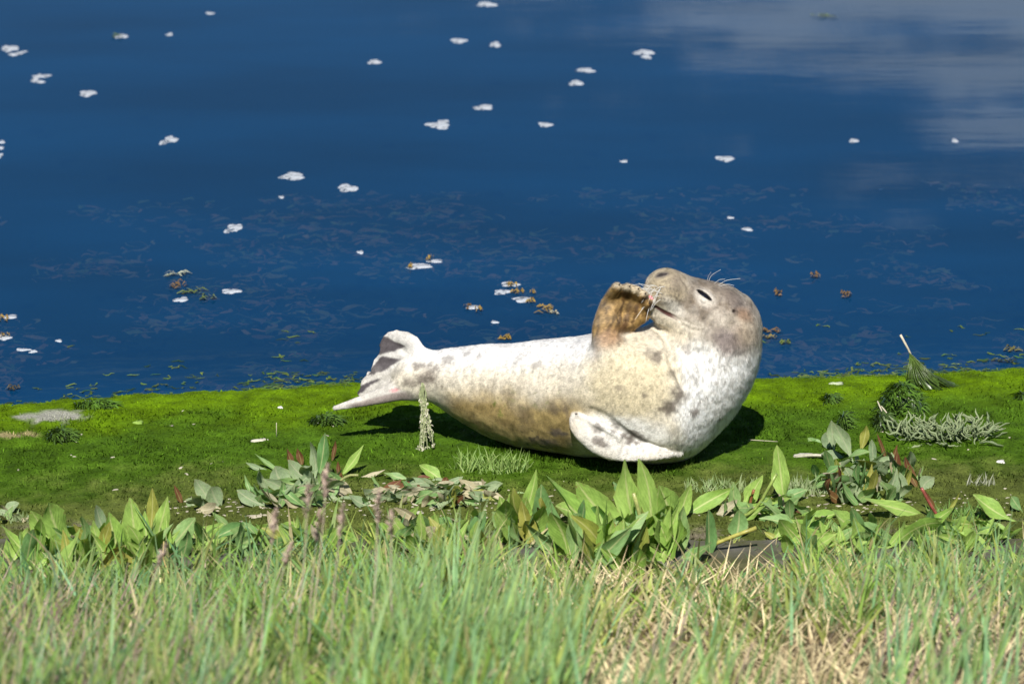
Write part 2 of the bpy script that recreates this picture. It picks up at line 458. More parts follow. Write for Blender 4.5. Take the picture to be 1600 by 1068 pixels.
mc = moss_col(GX, GY)
gc = lerp(mc, soil * (.5 + pn), sstep(9.62, 9.45, GY[..., None] + (pn - .5) * .2))
PB_ = np.stack([GX, GY * 1.8], -1); m1 = fbm(PB_, 3.2, 5, 33, .6)[..., None]; m2 = fbm(PB_, 11, 4, 34, .6)[..., None]
bed = lerp(np.array([.018, .03, .022]), lerp(np.array([.42, .2, .10]), np.array([.2, .2, .07]), m2), sstep(.5, .72, m1 * .6 + m2 * .45) * .8 * sstep(13.9, 12.6, GY)[..., None])
gc = lerp(gc, bed, sstep(.0, -.12, (shore(GX) - GY))[..., None])
ny, nx = GX.shape
def gz(x, y):                                      # height of the built ground, read back from its grid
    x, y = np.asarray(x, float), np.asarray(y, float)
    i = np.clip(np.searchsorted(xs, x) - 1, 0, nx - 2); j = np.clip(np.searchsorted(ys, y) - 1, 0, ny - 2)
    a, c = (x - xs[i]) / (xs[i + 1] - xs[i]), (y - ys[j]) / (ys[j + 1] - ys[j])
    return (GZ[j, i] * (1 - a) + GZ[j, i + 1] * a) * (1 - c) + (GZ[j + 1, i] * (1 - a) + GZ[j + 1, i + 1] * a) * c
idx = np.arange(nx * ny).reshape(ny, nx)
faces = np.stack([idx[:-1, :-1], idx[:-1, 1:], idx[1:, 1:], idx[1:, :-1]], -1).reshape(-1, 4)
tag(link('ground', mesh_np('ground', np.stack([GX, GY, GZ], -1).reshape(-1, 3), faces, M['ground'], gc.reshape(-1, 3))), kind='structure')

wb = MB(); wb.v = [np.array(p, float) for p in ((-400, 7.5, WZ), (400, 7.5, WZ), (400, 600, WZ), (-400, 600, WZ))]; wb.c = [(1, 1, 1)] * 4; wb.f = [(0, 1, 2, 3)]
# keep the sheet under the land only where the land stands higher
tag(wb.build('water', M['water']), kind='structure')

# concrete kerb at the foot of the bank, in cast lengths
kx = [-2.75, -1.55, -0.25, 1.02, 2.3, 3.5]
kroot = empty('kerb', (0, 9.6, 0)); tag(kroot, kind='structure')
for i in range(5):
    b = MB(); x0, x1 = kx[i] + .006, kx[i + 1] - .006
    y0, y1, z1 = 9.50, 9.72, .018
    n_ = 16; prof = [(y0, -.1), (y0, z1 - .01), (y0 + .012, z1), (y1 - .015, z1), (y1, z1 - .014), (y1, -.1)]
    for k in range(n_ + 1):
        x = lerp(x0, x1, k / n_)
        for (py, pz) in prof:
            jit = (vnoise(np.array([[x, py, pz]]), 9, 40)[0] - .5) * .02
            b.v.append(np.array([x, py + jit, pz + jit * .7])); b.c.append((1, 1, 1))
    for k in range(n_):
        for q in range(5):
            o = k * 6 + q; b.f.append((o, o + 6, o + 7, o + 1))
    b.f.append((0, 1, 2, 3, 4, 5)); o = n_ * 6; b.f.append((o + 5, o + 4, o + 3, o + 2, o + 1, o))
    b.build('kerb_stone', M['concrete'], kroot, (0, 9.6, 0), smooth=False)

# ------------------------------------------------------------------ blades: vectorised
def blades(roots, L, wid, az, lean, curl, col, segs=4, tipcol=None, face=None):
    """ribbons: root positions, length, half width, azimuth of lean, lean from vertical, extra curl; returns V, F, C"""
    n = len(roots); s = np.linspace(0, 1, segs + 1)
    ang = lean[:, None] + curl[:, None] * s[None]
    st = L[:, None] / segs
    h = np.concatenate([np.zeros((n, 1)), np.cumsum(np.sin(ang[:, :-1]) * st, 1)], 1)
    z = np.concatenate([np.zeros((n, 1)), np.cumsum(np.cos(ang[:, :-1]) * st, 1)], 1)
    dirx, diry = np.cos(az), np.sin(az)
    cx = roots[:, 0:1] + h * dirx[:, None]; cy = roots[:, 1:2] + h * diry[:, None]; cz = roots[:, 2:3] + z
    fa = az + np.pi / 2 if face is None else face
    sx, sy = np.cos(fa), np.sin(fa)
    wprof = np.clip(1.15 * (1 - s ** 1.8), 0.04, 1) * (0.7 + .6 * np.minimum(s * 3, .5))
    w = wid[:, None] * wprof[None]
    A = np.stack([cx - w * sx[:, None], cy - w * sy[:, None], cz], -1)
    B = np.stack([cx + w * sx[:, None], cy + w * sy[:, None], cz], -1)
    V = np.stack([A, B], 2).reshape(n, -1, 3)
    m = 2 * (segs + 1)
    base = (np.arange(n) * m)[:, None, None]
    q = np.array([[2 * i, 2 * i + 1, 2 * i + 3, 2 * i + 2] for i in range(segs)])[None]
    Fc = (base + q).reshape(-1, 4)
    t = s[None, :, None]
    cc = col[:, None, :] * (1 - t) + (col if tipcol is None else tipcol)[:, None, :] * t
    Cc = np.repeat(cc, 2, 1).reshape(-1, 3)
    return V.reshape(-1, 3), Fc, Cc
def join(parts):
    V, Fq, Cc, o = [], [], [], 0
    for v, f, c in parts:
        V.append(v); Fq.append(f + o); Cc.append(c); o += len(v)
    return np.concatenate(V), np.concatenate(Fq), np.concatenate(Cc)

# moss strands on the apron
N = 90000
x = RNG.uniform(-2.1, 2.1, N); y = RNG.uniform(9.72, 11.6, N)
k = (y < shore(x) + .0); x, y = x[k], y[k]
P2 = np.stack([x, y], -1)
dens = fbm(P2, 9, 3, 51); k = RNG.random(len(x)) < sstep(.3, .62, dens) * .8 + .2; x, y, P2 = x[k], y[k], P2[k]
n = len(x)
lumpy = fbm(P2, 6, 3, 52)
col = moss_col(x, y) * RNG.uniform(.55, 1.5, (n, 1)) * np.where(RNG.random((n, 1)) < .04, 1.9, 1)
L = RNG.uniform(.006, .016, n) * (0.6 + lumpy) * np.where(shore(x) - y < .25, .55, 1)
V, Fq, Cc = blades(np.stack([x, y, gz(x, y) - .002], -1), L, RNG.uniform(.0012, .0028, n), RNG.uniform(0, 6.28, n), RNG.uniform(.3, 1.3, n), RNG.uniform(-.3, .8, n), col, 2)
tag(link('moss', mesh_np('moss', V, Fq, M['moss'], Cc)), kind='stuff')

# ------------------------------------------------------------------ the seal: one continuous skin grown from an implicit surface
Y0 = 10.55
PX = (Y0 / ray(1000, 600)[1]) / F                  # metres per photo pixel at the seal
def Wp(u, v, yo=0.0): return W(u, v, Y0 + yo)
def seg_d(P, a, b, ra, rb):
    ab = b - a; t = np.clip(((P - a) @ ab) / (ab @ ab + 1e-12), 0, 1)
    q = P - a - t[:, None] * ab
    return np.sqrt((q * q).sum(1)) - (ra + (rb - ra) * t)
def spline(nodes, per=4):
    A = np.array([list(n_) for n_ in nodes], float); A = np.vstack([2 * A[0] - A[1], A, 2 * A[-1] - A[-2]])
    out = []
    for i in range(1, len(A) - 2):
        for t in np.linspace(0, 1, per, endpoint=False):
            p0, p1, p2, p3 = A[i - 1:i + 3]
            out.append(.5 * (2 * p1 + (p2 - p0) * t + (2 * p0 - 5 * p1 + 4 * p2 - p3) * t * t + (3 * p1 - p0 - 3 * p2 + p3) * t ** 3))
    out.append(A[-2]); return np.array(out)
def nodes3(lst):                                    # (u, v, yo, r_px) -> (x, y, z, r)
    return [list(Wp(u, v, yo)) + [r * PX] for u, v, yo, r in lst]
def chain_d(P, N4):
    d = np.full(len(P), 9.0)
    for a, b in zip(N4[:-1], N4[1:]): d = np.minimum(d, seg_d(P, a[:3], b[:3], a[3], b[3]))
    return d
def smin(a, b, k):
    h = np.clip(.5 + .5 * (b - a) / k, 0, 1); return b * (1 - h) + a * h - k * h * (1 - h)
def smax(a, b, k): return -smin(-a, -b, k)
def ell_d(P, c, rx, ry, rz, ax=None):
    q = P - c
    if ax is not None: q = q @ ax.T
    e = q / np.array([rx, ry, rz]); k0 = np.sqrt((e * e).sum(1)); k1 = np.sqrt(((e / np.array([rx, ry, rz])) ** 2).sum(1))
    return k0 * (k0 - 1) / (k1 + 1e-9)
def flat_chain_d(P, N4, nrm, k):
    """chain squashed by k along nrm; node radii give the half width"""
    nrm = nrm / np.linalg.norm(nrm)
    Q = P + np.outer(P @ nrm, nrm) * (k - 1)
    M4 = N4.copy(); M4[:, :3] = N4[:, :3] + np.outer(N4[:, :3] @ nrm, nrm) * (k - 1)
    best = np.full(len(P), 9.0); g = np.ones(len(P))
    for a, b in zip(M4[:-1], M4[1:]):
        ab = b[:3] - a[:3]; t = np.clip(((Q - a[:3]) @ ab) / (ab @ ab + 1e-12), 0, 1)
        q = Q - a[:3] - t[:, None] * ab; l = np.sqrt((q * q).sum(1)); d = l - (a[3] + (b[3] - a[3]) * t)
        qn = q @ nrm; gr = np.sqrt(l * l + (k * k - 1) * qn * qn) / (l + 1e-9)
        m_ = d / gr < best; best = np.where(m_, d / gr, best)
    return best
def poly_d(p, poly):
    """signed distance to a 2-D polygon"""
    d = np.full(len(p), 1e9); s = np.ones(len(p)); n_ = len(poly); j = n_ - 1
    for i in range(n_):
        e = poly[j] - poly[i]; w = p - poly[i]
        b = w - e * np.clip((w @ e) / (e @ e), 0, 1)[:, None]; d = np.minimum(d, (b * b).sum(1))
        c1 = p[:, 1] >= poly[i][1]; c2 = p[:, 1] < poly[j][1]; c3 = e[0] * w[:, 1] > e[1] * w[:, 0]
        al = (c1 & c2 & c3) | (~c1 & ~c2 & ~c3); s = np.where(al, -s, s); j = i
    return s * np.sqrt(d)

trunk = spline(nodes3([(648, 588, .17, 30), (690, 588, .17, 42), (740, 600, .15, 62), (800, 614, .12, 79), (860, 618, .07, 89), (920, 618, .02, 96), (975, 616, 0, 102), (1030, 613, 0, 104), (1066, 590, 0, 98), (1098, 556, 0, 87), (1113, 522, -.01, 74)]), 4)
face = spline(nodes3([(1116, 514, -.01, 70), (1092, 489, -.02, 52), (1068, 468, -.035, 37.5), (1044, 452, -.05, 32.5), (1038, 448, -.05, 29)]), 4)
jaw = spline(nodes3([(1095, 520, -.02, 50), (1065, 497, -.045, 36), (1040, 487, -.062, 25)]), 3)
lobe_n = nodes3([(1038, 462, -.085, 21)])[0]        # near whisker pad
lobe_f = nodes3([(1030, 458, .0, 19)])[0]
chest = nodes3([(985, 590, -.10, 62)])[0]
gapu = Wp(0, 0)
view = ray(1000, 600); view = view / np.linalg.norm(view)
upv = np.array([0, SP, CP]); rightv = np.array([1.0, 0, 0])

# raised fore flipper: arm, palm and five digits
arm = spline(nodes3([(968, 580, -.15, 22), (953, 548, -.135, 24), (948, 522, -.105, 22), (956, 500, -.085, 23)]), 4)
palm = spline(nodes3([(955, 507, -.09, 23), (968, 489, -.078, 30), (981, 477, -.075, 31)]), 4)
palm_n = -view * .93 + rightv * .35 + upv * .05
heel = spline(nodes3([(966, 500, -.085, 20), (984, 495, -.088, 20), (998, 488, -.092, 18)]), 3)
digits = []
for (u0, v0, u1, v1, u2, v2, r1) in ((950, 500, 952, 470, 965, 448, 9), (962, 490, 968, 462, 981, 449, 9), (972, 484, 983, 464, 995, 453, 9),
                                     (982, 482, 995, 469, 1006, 460, 8.5), (986, 488, 1003, 481, 1013, 474, 8)):
    digits.append(spline(nodes3([(u0, v0, -.078, r1 + 2), (u1, v1, -.078, r1), (u2, v2, -.125, r1 - 2.0)]), 3))
# hind flippers
tail_n = view * .97 + rightv * .2
tail_o = Wp(650, 585, .17)
def t2(P):                                          # tail-plane coordinates in photo pixels
    q = P - tail_o
    n_ = tail_n / np.linalg.norm(tail_n)
    a = rightv - n_ * (rightv @ n_); a /= np.linalg.norm(a); b = np.cross(a, n_); b = b if b @ upv > 0 else -b
    return np.stack([650 + (q @ a) / PX, 585 - (q @ b) / PX], 1), q @ n_
fan = np.array([(672, 548), (664, 541), (652, 526), (636, 517), (618, 514.5), (602, 518), (595, 525), (590, 545), (581, 563), (572, 583), (556, 600), (551, 615), (560, 622), (600, 618), (650, 612), (680, 600)], float)
rays_ = []
for pts in ([(658, 560, 8), (636, 533, 9), (610, 524, 4)], [(652, 572, 7), (625, 554, 5), (590, 560, 2)], [(648, 584, 7), (612, 581, 4.5), (565, 600, 2)], [(648, 592, 9), (600, 603, 5.5), (556, 616, 2.5)]):
    rays_.append(pts)
low_flip = spline(nodes3([(672, 596, .15, 26), (640, 606, .145, 20), (600, 617, .135, 13), (560, 628, .12, 9), (524, 637, .115, 4.5)]), 4)

_stage1 = None
def core_d(P):
    d = chain_d(P, trunk)
    d = smin(d, ell_d(P, np.array(chest[:3]), .16, .12, .13), .09)
    d = smin(d, ell_d(P, Wp(1025, 640, -.02), .16, .19, .16), .06)
    d = smin(d, chain_d(P, face), .035)
    d = smin(d, chain_d(P, jaw), .022)
    for l_ in (lobe_n, lobe_f): d = smin(d, np.linalg.norm(P - np.array(l_[:3]), axis=1) - l_[3], .02)
    return d
def surf(u, v, off=0.0, fn=core_d, y0=9.9, y1=11.2):   # first point of a line of sight on the skin
    r = ray(u, v); r = r / np.linalg.norm(r); t = y0 / r[1]
    for _ in range(200):
        p = np.array([0, 0, CAMZ]) + r * t
        d = fn(p[None])[0]
        if d < .0006: return p - r * off
        t += max(d * .6, .0006)
        if p[1] > y1: break
    return W(u, v, Y0)
def skin_curve(pts, off=0.0): return np.array([surf(u, v, off) for u, v in pts])
def curve_dist(P, cv):
    d = np.full(len(P), 9.0)
    for a, b in zip(cv[:-1], cv[1:]): d = np.minimum(d, seg_d(P, a, b, 0, 0))
    return d
def dense(pts, n=4): return spline([list(p) for p in pts], n)

# near fore flipper lies on the chest, pointing back towards the tail
near_pts = [(1062, 706, 5), (1030, 704, 14), (998, 700, 21), (968, 694, 27), (940, 681, 30), (918, 665, 25), (906, 656, 16)]
near = np.array([list(surf(u, v, .006 if u < 1000 else -.004)) + [r * PX] for u, v, r in near_pts]); near = spline(near, 4)
near_nrm = -view * .86 + upv * .38
near_dig = [spline([list(surf(u0, v0, .010)) + [.009], list(surf(u1, v1, .013)) + [.008], list(surf(u2, v2, .009)) + [.005]], 3) for (u0, v0, u1, v1, u2, v2) in
            ((968, 682, 935, 664, 904, 648), (972, 690, 932, 673, 897, 656), (978, 698, 936, 686, 896, 668), (985, 705, 945, 700, 903, 682), (990, 710, 958, 710, 918, 698))]

mouth = skin_curve(dense([(1013, 468), (1019, 475), (1030, 483), (1041, 489), (1052, 494), (1062, 500)], 3))
mouth = mouth[:, :3] if mouth.ndim == 2 else mouth
fold_neck = skin_curve(dense([(1018, 499), (1025, 510), (1034, 519), (1043, 531), (1047, 548), (1051, 566), (1060, 584), (1066, 600)], 3))
fold_arm = skin_curve(dense([(927, 522), (929, 536), (934, 550)], 3))
fold_jaw = skin_curve(dense([(1040, 522), (1058, 538), (1078, 548), (1100, 552)], 3))
fold_near = skin_curve(dense([(925, 642), (950, 655), (972, 672), (1000, 690), (1034, 702)], 3))
WR = [skin_curve(dense(q_, 3)) for q_ in ([(1084, 452), (1092, 449), (1102, 451), (1114, 460)], [(1086, 462), (1095, 471), (1107, 476), (1116, 474)], [(1082, 466), (1092, 478), (1106, 483)], [(1056, 436), (1064, 446), (1068, 458)], [(1064, 434), (1073, 446), (1076, 460)], [(1070, 500), (1082, 506), (1092, 508)], [(1066, 506), (1080, 514), (1094, 516)])]
ringsv = [skin_curve(dense(p, 3)) for p in ([(792, 545), (776, 575), (768, 605), (770, 640)], [(812, 545), (794, 580), (786, 612), (790, 655)], [(745, 548), (738, 580), (733, 612)], [(720, 548), (712, 575), (705, 605)], [(846, 545), (826, 590), (822, 640)])]
eye_c = surf(1100, 462); nos_c = surf(1034, 428)
eye_t = surf(1110, 470) - surf(1089, 454); eye_t /= np.linalg.norm(eye_t)
def normal_at(p, fn=core_d, e=.003):
    E = np.eye(3) * e
    g = np.array([fn((p + E[i])[None])[0] - fn((p - E[i])[None])[0] for i in range(3)]); return g / np.linalg.norm(g)
eye_n = normal_at(eye_c); eye_t = eye_t - eye_n * (eye_t @ eye_n); eye_t /= np.linalg.norm(eye_t); eye_b = np.cross(eye_n, eye_t)
EYE_AX = np.stack([eye_t, eye_b, eye_n])
nos_n = normal_at(nos_c); nos_t = surf(1040, 427) - surf(1028, 430); nos_t = nos_t - nos_n * (nos_t @ nos_n); nos_t /= np.linalg.norm(nos_t)
NOS_AX = np.stack([nos_t, np.cross(nos_n, nos_t), nos_n])
ear_c = surf(1146, 486); ear_n = normal_at(ear_c); ear_a = np.cross(ear_n, upv); ear_a /= np.linalg.norm(ear_a)
EAR_AX = np.stack([ear_a, np.cross(ear_n, ear_a), ear_n])

def palm_d(P):
    d = smin(chain_d(P, arm), flat_chain_d(P, palm, palm_n, 2.1), .02)
    d = smin(d, flat_chain_d(P, heel, palm_n, 1.4), .015)
    for dg in digits: d = smin(d, chain_d(P, dg), .016)
    return d
def hollow_d(P): return ell_d(P, Wp(981, 489, -.142), .036, .048, .036)
def near_d(P):
    d = flat_chain_d(P, near, near_nrm, 2.6)
    for dg in near_dig: d = smin(d, chain_d(P, dg), .012)
    return d
def tail_d(P):
    p, h = t2(P)
    cup = h - .00022 * ((p[:, 0] - 650) / 10) ** 2 * 1.0
    d2 = poly_d(p, fan) * PX
    edge = (vnoise(np.stack([p[:, 0], p[:, 1]], 1), .16, 5) - .5) * .012 * sstep(640, 590, p[:, 0])
    d = smax(d2 + edge, np.abs(cup) - .009, .006)
    for pts in rays_:
        rd = np.full(len(P), 9.0)
        for a, b in zip(pts[:-1], pts[1:]):
            a_, b_ = np.array(a, float), np.array(b, float); ab = b_[:2] - a_[:2]
            t = np.clip(((p - a_[:2]) @ ab) / (ab @ ab), 0, 1); q = p - a_[:2] - t[:, None] * ab
            rr = (a_[2] + (b_[2] - a_[2]) * t) * PX
            rd = np.minimum(rd, np.sqrt((q * q).sum(1) * PX * PX + (1.1 * cup) ** 2) - rr)
        d = smin(d, rd, .016)
    d = smin(d, flat_chain_d(P, low_flip, tail_n, 1.5), .006)
    return d
def groove(P, cv, amp, w):
    m_ = (P > cv.min(0) - 3 * w).all(1) & (P < cv.max(0) + 3 * w).all(1)
    o = np.zeros(len(P))
    if m_.any(): o[m_] = amp * np.exp(-(curve_dist(P[m_], cv) / w) ** 2)
    return o
def local(fn, P, lo_, hi_):
    m_ = (P > lo_).all(1) & (P < hi_).all(1); o = np.full(len(P), .3)
    if m_.any(): o[m_] = fn(P[m_])
    return o
def bounds(*chains):
    A = np.concatenate([c[:, :3] for c in chains]); return A.min(0) - .08, A.max(0) + .08
PB, NB, TB = bounds(palm, arm, *digits), bounds(near, *near_dig), (Wp(505, 640, .1) - .1, Wp(700, 500, .2) + np.array([.02, .12, .06]))
HB = (Wp(1000, 530) - np.array([0, .25, 0]), Wp(1200, 410) + np.array([0, .25, .1]))
PG = [np.array([W(u, v, Y0 + y_) for u, v, y_ in q_]) for q_ in (((966, 498, -.115), (970, 472, -.125), (974, 452, -.14)), ((974, 500, -.115), (981, 474, -.13), (988, 454, -.15)), ((981, 502, -.115), (992, 478, -.13), (1000, 460, -.15)), ((986, 504, -.115), (999, 487, -.13), (1009, 470, -.14)))]
def palm_all(P):
    d = smax(palm_d(P), -hollow_d(P), .016)
    for q_ in PG: d = d + .0075 * np.exp(-(np.minimum(seg_d(P * [1, .45, 1], q_[0] * [1, .45, 1], q_[1] * [1, .45, 1], 0, 0), seg_d(P * [1, .45, 1], q_[1] * [1, .45, 1], q_[2] * [1, .45, 1], 0, 0)) / .0055) ** 2)
    return d
def head_detail(P, d):
    d = d + groove(P, mouth, .007, .0042)
    for w_ in WR: d = d + groove(P, w_, .0028, .0055)
    # eyelids: a raised rim round a slit
    d = smin(d, ell_d(P, eye_c - eye_n * .004, .034, .022, .012, EYE_AX), .012)
    d = smax(d, -ell_d(P, eye_c + eye_n * .004, .0275, .0066, .016, EYE_AX), .002)
    d = smax(d, -ell_d(P, nos_c, .0155, .0055, .014, NOS_AX), .003)
    d = smin(d, ell_d(P, ear_c, .012, .012, .004, EAR_AX), .006)
    return smax(d, -ell_d(P, ear_c + ear_n * .002, .0055, .0045, .011, EAR_AX), .003)
def seal_d(P):
    d = core_d(P)
    d = smin(d, local(tail_d, P, *TB), .03)
    pd = local(palm_all, P, *PB)
    d = smin(d, pd, .028)
    d = d + groove(P, fold_neck, .022, .011) + groove(P, fold_jaw, .010, .015) + groove(P, fold_near, .012, .012)
    d = d + groove(P, fold_arm, .004, .008)
    for rg in ringsv: d = d + groove(P, rg, .0016, .012)
    d = smin(d, local(near_d, P, *NB), .007)
    hm = (P > HB[0]).all(1) & (P < HB[1]).all(1)
    if hm.any(): d[hm] = head_detail(P[hm], d[hm])
    d = d + (vnoise(P, 14, 61) - .5) * .006 + (vnoise(P, 40, 62) - .5) * .002
    return smax(d, .006 - P[:, 2], .012)             # the belly spreads where it rests on the ground

def mesh_implicit(fn, lo, hi, h, block=4):
    """surface nets on a narrow band"""
    lo = np.array(lo); nb = np.ceil((np.array(hi) - lo) / (h * block)).astype(int)
    n = nb * block
    H = h * block
    c = np.stack(np.meshgrid(*[np.arange(k) for k in nb], indexing='ij'), -1).reshape(-1, 3)
    d = fn(lo + (c + .5) * H)
    act = c[np.abs(d) < H * 1.5]
    val = np.full(n + 1, 1.0, np.float32)
    off = np.stack(np.meshgrid(*[np.arange(block + 1)] * 3, indexing='ij'), -1).reshape(-1, 3)
    need = np.zeros(n + 1, bool)
    for o in off:
        q = act * block + o; need[q[:, 0], q[:, 1], q[:, 2]] = True
    ii = np.argwhere(need); out = np.empty(len(ii), np.float32)
    for s in range(0, len(ii), 300000): out[s:s + 300000] = fn(lo + ii[s:s + 300000] * h)
    val[need] = out
    # inside blocks that were skipped: copy the sign of the coarse sample
    ins = c[d <= -H * 1.5]
    for o in off:
        q = ins * block + o; sel = ~need[q[:, 0], q[:, 1], q[:, 2]]; q = q[sel]; val[q[:, 0], q[:, 1], q[:, 2]] = -1
    neg = val < 0
    cs = [neg[a:n[0] + a, b:n[1] + b, e:n[2] + e] for a in (0, 1) for b in (0, 1) for e in (0, 1)]
    tot = sum(x.astype(np.int8) for x in cs); cell = (tot > 0) & (tot < 8)
    ci = np.argwhere(cell); vid = np.full(n, -1, np.int64); vid[cell] = np.arange(len(ci))
    acc = np.zeros((len(ci), 3)); cnt = np.zeros(len(ci))
    corner = [(a, b, e) for a in (0, 1) for b in (0, 1) for e in (0, 1)]
    for i in range(8):
        for j in range(i + 1, 8):
            df = np.array(corner[j]) - np.array(corner[i])
            if np.abs(df).sum() != 1: continue
            A, B = ci + corner[i], ci + corner[j]
            va, vb = val[A[:, 0], A[:, 1], A[:, 2]], val[B[:, 0], B[:, 1], B[:, 2]]
            m_ = (va < 0) != (vb < 0); t = np.where(m_, va / np.where(m_, va - vb, 1), 0)
            acc += np.where(m_[:, None], np.array(corner[i]) + t[:, None] * df, 0); cnt += m_
    V = lo + (ci + acc / cnt[:, None]) * h
    Fq = []
    for ax in range(3):
        o1, o2 = [(1, 2), (2, 0), (0, 1)][ax]
        e = np.zeros(3, int); e[ax] = 1
        sl0 = [slice(1, n[k]) for k in range(3)]; sl0[ax] = slice(0, n[ax]); sl1 = list(sl0); sl1[ax] = slice(1, n[ax] + 1)
        a, b = neg[tuple(sl0)], neg[tuple(sl1)]
        for flip in (0, 1):
            ed = np.argwhere((a & ~b) if flip == 0 else (~a & b)); base = np.array([1, 1, 1]); base[ax] = 0; ed = ed + base
            d1 = np.zeros(3, int); d1[o1] = 1; d2 = np.zeros(3, int); d2[o2] = 1
            qs = [ed - d1 - d2, ed - d2, ed, ed - d1]
            q = np.stack([vid[k[:, 0], k[:, 1], k[:, 2]] for k in qs], 1)
            Fq.append(q if flip == 0 else q[:, ::-1])
    Fq = np.concatenate(Fq); Fq = Fq[(Fq >= 0).all(1)]
    return V, Fq
def grad(fn, V, e=.002):
    g = np.stack([fn(V + np.eye(3)[i] * e) - fn(V - np.eye(3)[i] * e) for i in range(3)], 1)
    return g / (np.linalg.norm(g, axis=1, keepdims=True) + 1e-9)

lo = np.array([Wp(508, 600)[0], 10.18, -.02]); hi = np.array([Wp(1206, 600)[0] + .01, 10.98, .62])
SV, SF = mesh_implicit(seal_d, lo, hi, .0036)
def grad4(fn, V, e=.0015):                            # tetrahedral differences
    K = np.array([[1, -1, -1], [-1, -1, 1], [-1, 1, -1], [1, 1, 1]], float); g = sum(k_ * fn(V + k_ * e)[:, None] for k_ in K)
    return g / (np.linalg.norm(g, axis=1, keepdims=True) + 1e-9)
SN = grad4(seal_d, SV)
SV = SV - SN * np.clip(seal_d(SV), -.003, .003)[:, None] * .9
su, sv_ = proj(SV)
# --- coat pattern: pigment, plus shade painted in round the raised flipper
def c3(*a): return np.array(a)
def blot(u0, v0, ru, rv, rot=0.0, soft=.55, rough=.8, seed=0, nscale=26):
    q = R(rot); a, b = su - u0, sv_ - v0
    p, w = a * math.cos(q) + b * math.sin(q), -a * math.sin(q) + b * math.cos(q)
    d = np.sqrt((p / ru) ** 2 + (w / rv) ** 2) + (fbm(SV, nscale, 3, 70 + seed) - .5) * rough
    return sstep(1 + soft * .5, 1 - soft, d)[:, None]
nA = fbm(SV, 9, 4, 81)[:, None]; nB = fbm(SV, 45, 3, 82)[:, None]
col = c3(.62, .565, .46) * np.ones((len(SV), 1))
col = lerp(col, c3(.78, .765, .735), sstep(595, 550, sv_ + 40 * (nA[:, 0] - .5))[:, None] * sstep(960, 920, su)[:, None])            # pale back
wb_ = sstep(588, 645, sv_ + 30 * (nA[:, 0] - .5) * 2)[:, None] * sstep(672, 715, su)[:, None] * sstep(950, 890, su + (sv_ - 640) * .25)[:, None]
col = lerp(col, lerp(c3(.17, .115, .03), c3(.38, .275, .10), sstep(.3, .7, fbm(SV, 24, 4, 121)[:, None])), wb_ * .95)                                    # wet ochre flank
col = lerp(col, c3(.59, .51, .34), blot(985, 600, 78, 70, 0, .5, .5, 1) * .9)                               # cream chest
col = lerp(col, c3(.90, .885, .85), (sstep(1048, 1085, su + (nA[:, 0] - .5) * 60) * sstep(528, 560, sv_))[:, None])
col = lerp(col, c3(.78, .755, .70), blot(990, 672, 75, 22, 12, .6, .6, 2))
# head
hsil = fbm(SV, 22, 4, 120)[:, None]
col = lerp(col, lerp(c3(.15, .115, .08), c3(.37, .325, .27), sstep(.3, .7, hsil)), blot(1108, 470, 92, 66, 30, .75, .9, 3))
col = lerp(col, c3(.34, .28, .18), blot(1040, 446, 34, 34, 0, .4, .4, 4) * .9)
col = lerp(col, c3(.20, .165, .145), blot(1150, 470, 36, 13, 38, .7, .6, 5) * .85)
col = lerp(col, c3(.22, .12, .07), blot(1163, 492, 17, 11, 35, .7, .6, 6) * .9)
col = lerp(col, c3(.215, .175, .165), blot(1137, 533, 40, 22, 10, .7, .7, 7) * .9)
col = lerp(col, c3(.36, .28, .2), blot(1165, 515, 22, 30, 0, .8, .6, 8) * .7)
col = lerp(col, c3(.24, .2, .16), blot(1058, 440, 14, 18, -30, .8, .6, 9) * .7)
col = lerp(col, c3(.27, .22, .17), blot(1120, 452, 34, 9, 28, .8, .6, 10) * .6)
col = lerp(col, c3(.66, .63, .57), blot(1052, 478, 22, 11, 35, .8, .5, 11) * .7)                              # pale lip
col = lerp(col, c3(.66, .585, .45), blot(1048, 512, 34, 16, 30, .6, .5, 12) * .9)                             # chin
col = lerp(col, c3(.78, .76, .72), blot(1098, 548, 30, 18, 15, .8, .6, 13) * .9)
col = lerp(col, c3(.58, .53, .46), blot(1101, 464, 21, 13, 38, .5, .3, 14) * .85)                             # pale eye surround
wnear = sstep(.006, -.001, near_d(SV))[:, None]
col = lerp(col, c3(.74, .715, .67) * (1 - .2 * nB), wnear * .75)
tp, th = t2(SV)
dt = tail_d(SV)
wt = sstep(.01, 0, dt)[:, None] * sstep(662, 640, su)[:, None]
col = lerp(col, c3(.47, .45, .415) * (.7 + .6 * nB), wt * .85)
